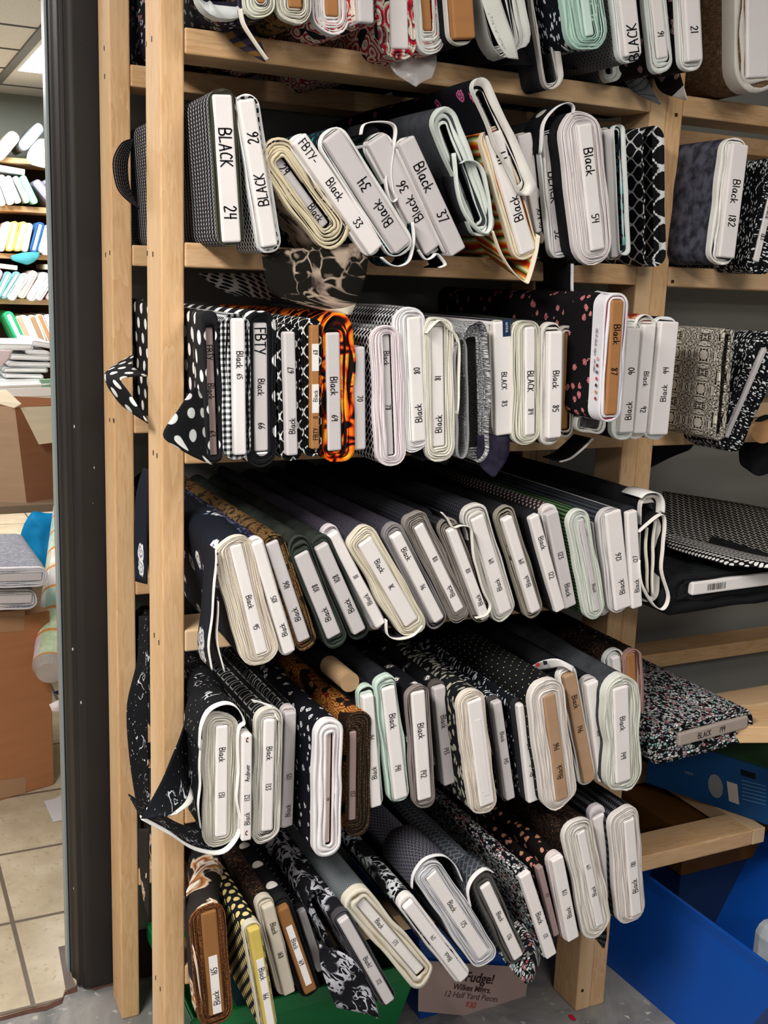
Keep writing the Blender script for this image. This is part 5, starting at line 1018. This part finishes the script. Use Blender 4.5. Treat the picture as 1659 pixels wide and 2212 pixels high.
far = [
 (-8, 340, 34, 290, 22, 4, 'f4e6c4', 'f7ecd0', 'thick cream bolt leaning over on the far unit\'s top'), (50, 316, 86, 275, 8, 8, 'b9cde4', 'fafcff', 'pale blue bolt tilted against the cream one on the far unit\'s top'),
 (2, 380, 24, 440, 10, 3, 'dfe4e6', 'fbfdff', 'broad white bolt under the flat board, second far shelf'), (17, 382, 40, 437, 7, 3, 'd8dfe2', 'fbfdff', 'second white bolt under the flat board, second far shelf'), (33, 383, 59, 436, 6, 3, 'd3e2dc', 'fbfdff', 'thin white bolt before the green one, second far shelf'), (49, 383, 75, 437, 5, 5, '8fd0a8', 'f8fffb', 'green-rimmed bolt on the second far shelf'),
 (78, 393, 118, 440, 8, 5, '9a98ae', 'f6f4ff', 'lavender-rimmed bolt leaning alone on the second far shelf'), (104, 390, 132, 425, 8, 5, 'cfcbe6', 'faf8ff', 'pale lilac bolt by the doorway edge, second far shelf'), (-14, 384, 6, 442, 6, 4, 'cfd0cc', 'fbfdff', 'white bolt at the picture edge, second far shelf'),
 (18, 482, 2, 540, 6, 4, 'd8d4d8', 'fdfdfd', 'white bolt before the yellow pair, third far shelf'), (33, 482, 20, 539, 8, 5, 'f0c26a', 'fff8ea', 'first yellow-rimmed bolt on the third far shelf'), (53, 483, 37, 539, 8, 5, 'f2c46c', 'fffaf0', 'second yellow-rimmed bolt on the third far shelf'), (64, 486, 53, 540, 5, 5, 'd8d0cc', 'f2ece8', 'beige-white bolt beside the yellow pair'), (88, 485, 73, 541, 7, 6, '2f5f98', 'fafdff', 'navy-rimmed bolt with teal cloth hanging under it'), (104, 490, 89, 542, 5, 5, 'd4d8e6', 'fdfdff', 'white bolt beside the navy one'), (114, 492, 98, 548, 9, 4, 'f2e4dc', 'fffdfb', 'fat white bolt at the third far shelf\'s end'), (122, 520, 113, 546, 6, 4, 'eac8d0', 'fff4f6', 'pink-white bolt by the doorway edge, third far shelf'),
 (-2, 586, -22, 630, 8, 6, 'f0a8b8', 'fff4f6', 'pink-rimmed bolt at the picture edge, fourth far shelf'), (19, 592, -4, 638, 6, 6, '6fa4aa', 'fafeff', 'first teal-rimmed bolt, fourth far shelf'), (38, 592, 7, 641, 6, 6, '74a8ac', 'fafeff', 'second teal-rimmed bolt, fourth far shelf'), (55, 597, 24, 644, 6, 7, 'c8cac6', 'fdfdfd', 'grey-white bolt next to the teal pair'), (74, 590, 46, 640, 7, 6, 'd8c8bc', 'f6efe8', 'beige bolt on the fourth far shelf'), (98, 594, 66, 645, 9, 6, 'd4dadc', 'ffffff', 'wide white bolt on the fourth far shelf'), (115, 597, 84, 645, 5, 5, 'cfd2d6', 'ffffff', 'thin white bolt on the fourth far shelf'), (120, 620, 105, 645, 5, 4, 'dcaab0', 'fff6f6', 'small pink-white bolt by the doorway edge'),
 (18, 679, 45, 736, 9, 6, '2fae78', 'f6fffa', 'bright green bolt on the fifth far shelf'), (41, 686, 66, 741, 8, 3, 'cfc4b4', 'c8a890', 'tan-board bolt beside the green one'), (52, 684, 76, 737, 6, 3, 'e4ece8', 'ffffff', 'white bolt with a red mark, fifth far shelf'), (70, 685, 92, 738, 10, 4, 'e4e8d8', 'a88a6c', 'brown-board bolt with pale rim, fifth far shelf'), (86, 682, 110, 738, 7, 3, 'dcd4cc', 'b98a60', 'orange-brown board bolt, fifth far shelf'), (105, 684, 126, 738, 8, 5, 'd4d2de', 'fbfaff', 'white looped bolt by the doorway edge, fifth far shelf')]
for i, (x1, y1, x2, y2, wp, rim, cs, cb, lb) in enumerate(far):
    T_, B_2 = ((x1, y1), (x2, y2)) if y1 < y2 else ((x2, y2), (x1, y1))
    bolt('Z%d' % i, 'Z', T_, B_2, wp, (rim, rim, rim*.8, rim*.8), lb, cloth=plain(cs, .9), selv=cs, lay=1, board=plain(cb, .8), Y=YF-70, L=420, band=8, res=0, group=FB)
for i, (x1, y1, x2, y2, wp, cs, lb) in enumerate(((-30, 357, 54, 372, 12, 'fafdff', 'flat white board lying across the second far shelf\'s bolts'), (-30, 571, 38, 579, 10, 'fdf8ee', 'flat cream board lying across the fourth far shelf\'s bolts'), (98, 577, 130, 576, 11, 'f0e0bc', 'flat tan-cream board by the doorway edge'))):
    bolt('Y%d' % i, 'Z', (x1, y1), (x2, y2), wp, (0, 0, 0, 0), lb, board=plain(cs, .8), Y=YF-60, L=400, res=0, group=FB)
sheet('white_cloth', [[(60, 330, YF-80), (58, 345, YF-90), (70, 356, YF-100)], [(80, 300, YF-40), (84, 335, YF-110), (90, 362, YF-120)], [(112, 304, YF-40), (112, 335, YF-120), (116, 366, YF-120)]], plain('f6f4ec', .9), label='rumpled heap of white cloth on the far unit\'s top', cat='fabric', wr=10)
sheet('teal_cloth', [[(24, 552, YF-80), (26, 562, YF-85), (50, 570, YF-90)], [(55, 545, YF-80), (56, 560, YF-100), (60, 572, YF-95)], [(86, 545, YF-80), (84, 556, YF-90), (74, 566, YF-90)]], plain('3f8a92', .8), label='teal cloth hanging from the third far shelf', cat='fabric')
# pale flat bolts stacked on the work table
tbl = tag(empty('work_table', (300, 3000, 0)), 'plain work table in the next room carrying cartons and flat bolts', 'table')
box('table_top', -900, 500, -700, 1200, 700, 730, plain('8a7560', .6, name='laminate'), tbl)
for X in (-880, 440):
    for Yy in (-680, 1140): box('leg', X, X+50, Yy, Yy+50, 0, 700, plain('4a4440', .5), tbl)
stk = [(-60, 852, 124, 845, 34, 3550, 'fbf9f4', 'broad cream-white flat bolt at the foot of the far stack'), (-40, 828, 84, 826, 13, 3600, 'f2f4f8', 'second flat bolt up in the far white stack'), (12, 812, 90, 814, 9, 3620, 'dfe3e4', 'greyish flat bolt in the far white stack'),
       (10, 800, 100, 800, 10, 3640, 'c9cfcf', 'mid-grey flat bolt in the far white stack'), (20, 787, 108, 789, 10, 3660, 'f6fafc', 'clean white flat bolt under the topmost pair'), (24, 771, 106, 774, 11, 3680, 'eef2f4', 'white flat bolt below the looped one'), (60, 760, 104, 764, 10, 3690, 'ffffff', 'short white flat bolt near the stack\'s top'), (-60, 748, 68, 750, 14, 3700, 'f8fafc', 'long white flat bolt on top of the far stack'), (72, 741, 110, 747, 12, 3720, 'f2f0f4', 'white rolled end on the stack\'s far corner')]  # one flat bolt is an even mid grey among the whites
for i, (x1, y1, x2, y2, wp, Yk_, cs, lb) in enumerate(stk):
    bolt('X%d' % i, 'Z', (x1, y1), (x2, y2), wp*.6, (wp*.2, wp*.2, 4, 4), lb, cloth=plain(cs, .9), selv=cs, lay=1, board=plain('ffffff', .8), Y=Yk_, L=430, res=0, band=8, group='flat pale bolts stacked on the work table', wob=.4)
sheet('pink_cloth', [[(-20, 756, 3500), (-20, 775, 3490), (-10, 800, 3490)], [(28, 757, 3500), (20, 775, 3490), (4, 790, 3490)]], fab('floral', 'f2dfe4', 'd84a78', 'b8d0d8', s=40), label='pink floral cloth corner draped in the far white stack', cat='fabric')
sheet('green_cloth', [[(84, 820, 3560), (90, 834, 3550), (84, 842, 3550)], [(130, 816, 3560), (130, 830, 3550), (130, 842, 3550)]], plain('8fb89a', .9), label='sage green folded cloth at the end of the far white stack', cat='fabric')
# open carton on the table
YC = 2330
def P_(x, y, Y=YC): return at(x, y, Y)
oc = tag(empty('open_carton', tuple(P_(60, 1100))), 'large open brown carton with cream flaps on the work table', 'carton'); o0 = P_(60, 1100)
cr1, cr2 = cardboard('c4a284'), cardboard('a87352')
# corner edge runs (32,882)->(62,1108); faces to either side
ct, cb_ = P_(32, 880), P_(58, 1106); bz = 732
e0 = Vector((cb_.x, cb_.y, bz)); e1 = Vector((ct.x-0, ct.y, ct.z))
lf = Vector((-380, 230, 0)); rt = Vector((330, 150, 0))
b4 = [e0, e0+rt, e0+rt+lf, e0+lf]; t4 = [e1, e1+rt*1.12, e1+rt*1.1+lf*1.05, e1+lf*1.1]
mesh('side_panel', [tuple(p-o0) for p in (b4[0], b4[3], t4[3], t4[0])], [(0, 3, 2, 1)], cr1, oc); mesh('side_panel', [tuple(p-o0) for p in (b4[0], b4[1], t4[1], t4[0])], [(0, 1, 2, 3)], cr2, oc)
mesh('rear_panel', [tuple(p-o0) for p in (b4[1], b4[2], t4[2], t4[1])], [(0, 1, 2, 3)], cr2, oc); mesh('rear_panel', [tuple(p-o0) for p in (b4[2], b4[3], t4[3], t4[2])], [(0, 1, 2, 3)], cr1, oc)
mesh('base_panel', [tuple(p-o0) for p in b4], [(0, 1, 2, 3)], cr1, oc)
fl1 = [P_(44, 880, YC-12), P_(132, 876, YC-12), P_(132, 954, YC-40), P_(84, 960, YC-40)]
mesh('flap', [tuple(p-o0) for p in fl1], [(0, 3, 2, 1)], cardboard('e6d3b4'), oc)
fl2 = [P_(-30, 846, YC+160), P_(14, 842, YC+80), P_(46, 872, YC-20), P_(30, 881, YC-6), P_(-40, 862, YC+120)]
mesh('flap', [tuple(p-o0) for p in fl2], [(0, 4, 3, 2, 1)], cardboard('ecdcc0'), oc)
for o in oc.children: s = o.modifiers.new('thickness', 'SOLIDIFY'); s.thickness = .004
# big carton on the tiles
a, b2 = atz(0, 1730, 3), atz(118, 1695, 3); dr = (b2-a).normalized(); nn = Vector((-dr.y, dr.x, 0)); hC = atz(60, 1300, 0); 
p0 = b2-dr*560; topz = at(118, 1318, b2.y).z
bc_ = tag(empty('big_carton', tuple(b2)), 'tall brown moving carton standing on the beige tiles', 'carton')
q4 = [p0, b2, b2+nn*420, p0+nn*420]
hexa('body', [tuple(p-b2) for p in q4]+[tuple(Vector((p.x, p.y, topz))-b2) for p in q4], cardboard('b47a52'), bc_, 4)
d4 = [atz(0, 0, 0)]*0
def onc(px, py):
    d = ray(px, py); t = (b2-CAM).dot(nn)/d.dot(nn); return CAM+d*t-nn*1.2
mesh('packing_tape', [tuple(onc(*p)-b2) for p in ((-20, 1688), (56, 1678), (56, 1714), (-20, 1728))], [(0, 3, 2, 1)], plain('a88466', .45, name='tape'), bc_)
mesh('packing_tape', [tuple(onc(*p)-b2) for p in ((-20, 1322), (53, 1318), (53, 1362), (-20, 1368))], [(0, 3, 2, 1)], plain('a8805e', .45, name='tape'), bc_)
gf = fab('leaf', '85858f', 'a6a6b2', s=16, p=.05)
bolt('G1', 'Z', (-130, 1300), (70, 1294), 20, (12, 12, 10, 10), 'lower shrink-wrapped bolt of grey floral cloth on the brown carton', cloth=gf, selv='dcd6d6', lay=3, board='grey', bdepth=3, Y=b2.y-110, L=420, group='wrapped bolts on the brown carton', wob=1.6)
bolt('G2', 'Z', (-140, 1254), (92, 1246), 18, (12, 12, 10, 12), 'upper shrink-wrapped bolt of grey floral cloth on the brown carton', cloth=gf, selv='e6e2e6', lay=3, board='grey', bdepth=3, Y=b2.y-150, L=440, group='wrapped bolts on the brown carton', wob=1.2)
pr = tag(empty('pastel_roll', tuple(at(108, 1440, 1400))), 'pastel patchwork fabric roll in clear wrap leaning by the door frame', 'fabric roll')
pa, pb_ = at(124, 1424, 1400), at(160, 1080, 2240)
t1 = tube('fabric', pa-pa, pb_-pa, 50, fab('patch', s=80), pr, 28); tube('end_wrap', Vector((0, 0, 0)), (pa-pb_).normalized()*30, 50, plain('c4b8b0', .3, var=.2), pr, 24, rb=36)
sheet('blue_cloth', [[(52, 1130, 2235), (45, 1160, 2225), (55, 1178, 2215)], [(70, 1106, 2240), (80, 1160, 2190), (85, 1230, 2180)], [(100, 1108, 2240), (105, 1170, 2190), (108, 1240, 2180)], [(125, 1106, 2240), (128, 1160, 2200), (125, 1230, 2190)]], plain('0f8fcf', .6), label='bright blue cloth spilling from under the open carton', cat='fabric', wr=14)
sheet('pink_floral_scrap', [[(106, 1522, 1350), (110, 1530, 1350), (112, 1536, 1350)], [(122, 1514, 1350), (124, 1526, 1340), (126, 1537, 1350)], [(142, 1508, 1350), (142, 1520, 1350), (142, 1536, 1350)]], fab('floral', 'f4e6e8', 'd8466a', '4a1a24', s=16, p=.1), label='pink rose-print cloth scrap poking out beside the door frame', cat='fabric')
sheet('dark_cloth_corner', [[(115, 1495, 1350), (122, 1499, 1350), (130, 1504, 1350)], [(140, 1486, 1350), (142, 1496, 1350), (142, 1508, 1350)]], plain('1c2232', .9), label='navy cloth corner above the pink rose-print scrap', cat='fabric')
pp = [atz(x, y, 4.5) for x, y in ((95, 1730), (116, 1726), (137, 1716), (140, 1770), (115, 1776), (101, 1745))]
fp = mesh('paper_scrap', [tuple(p-pp[0]) for p in pp], [tuple(range(5, -1, -1))], plain('d9d6dc', .6)); fp.location = pp[0]/1000; tag(fp, 'crumpled white and pink paper lying on the beige tiles', 'paper')
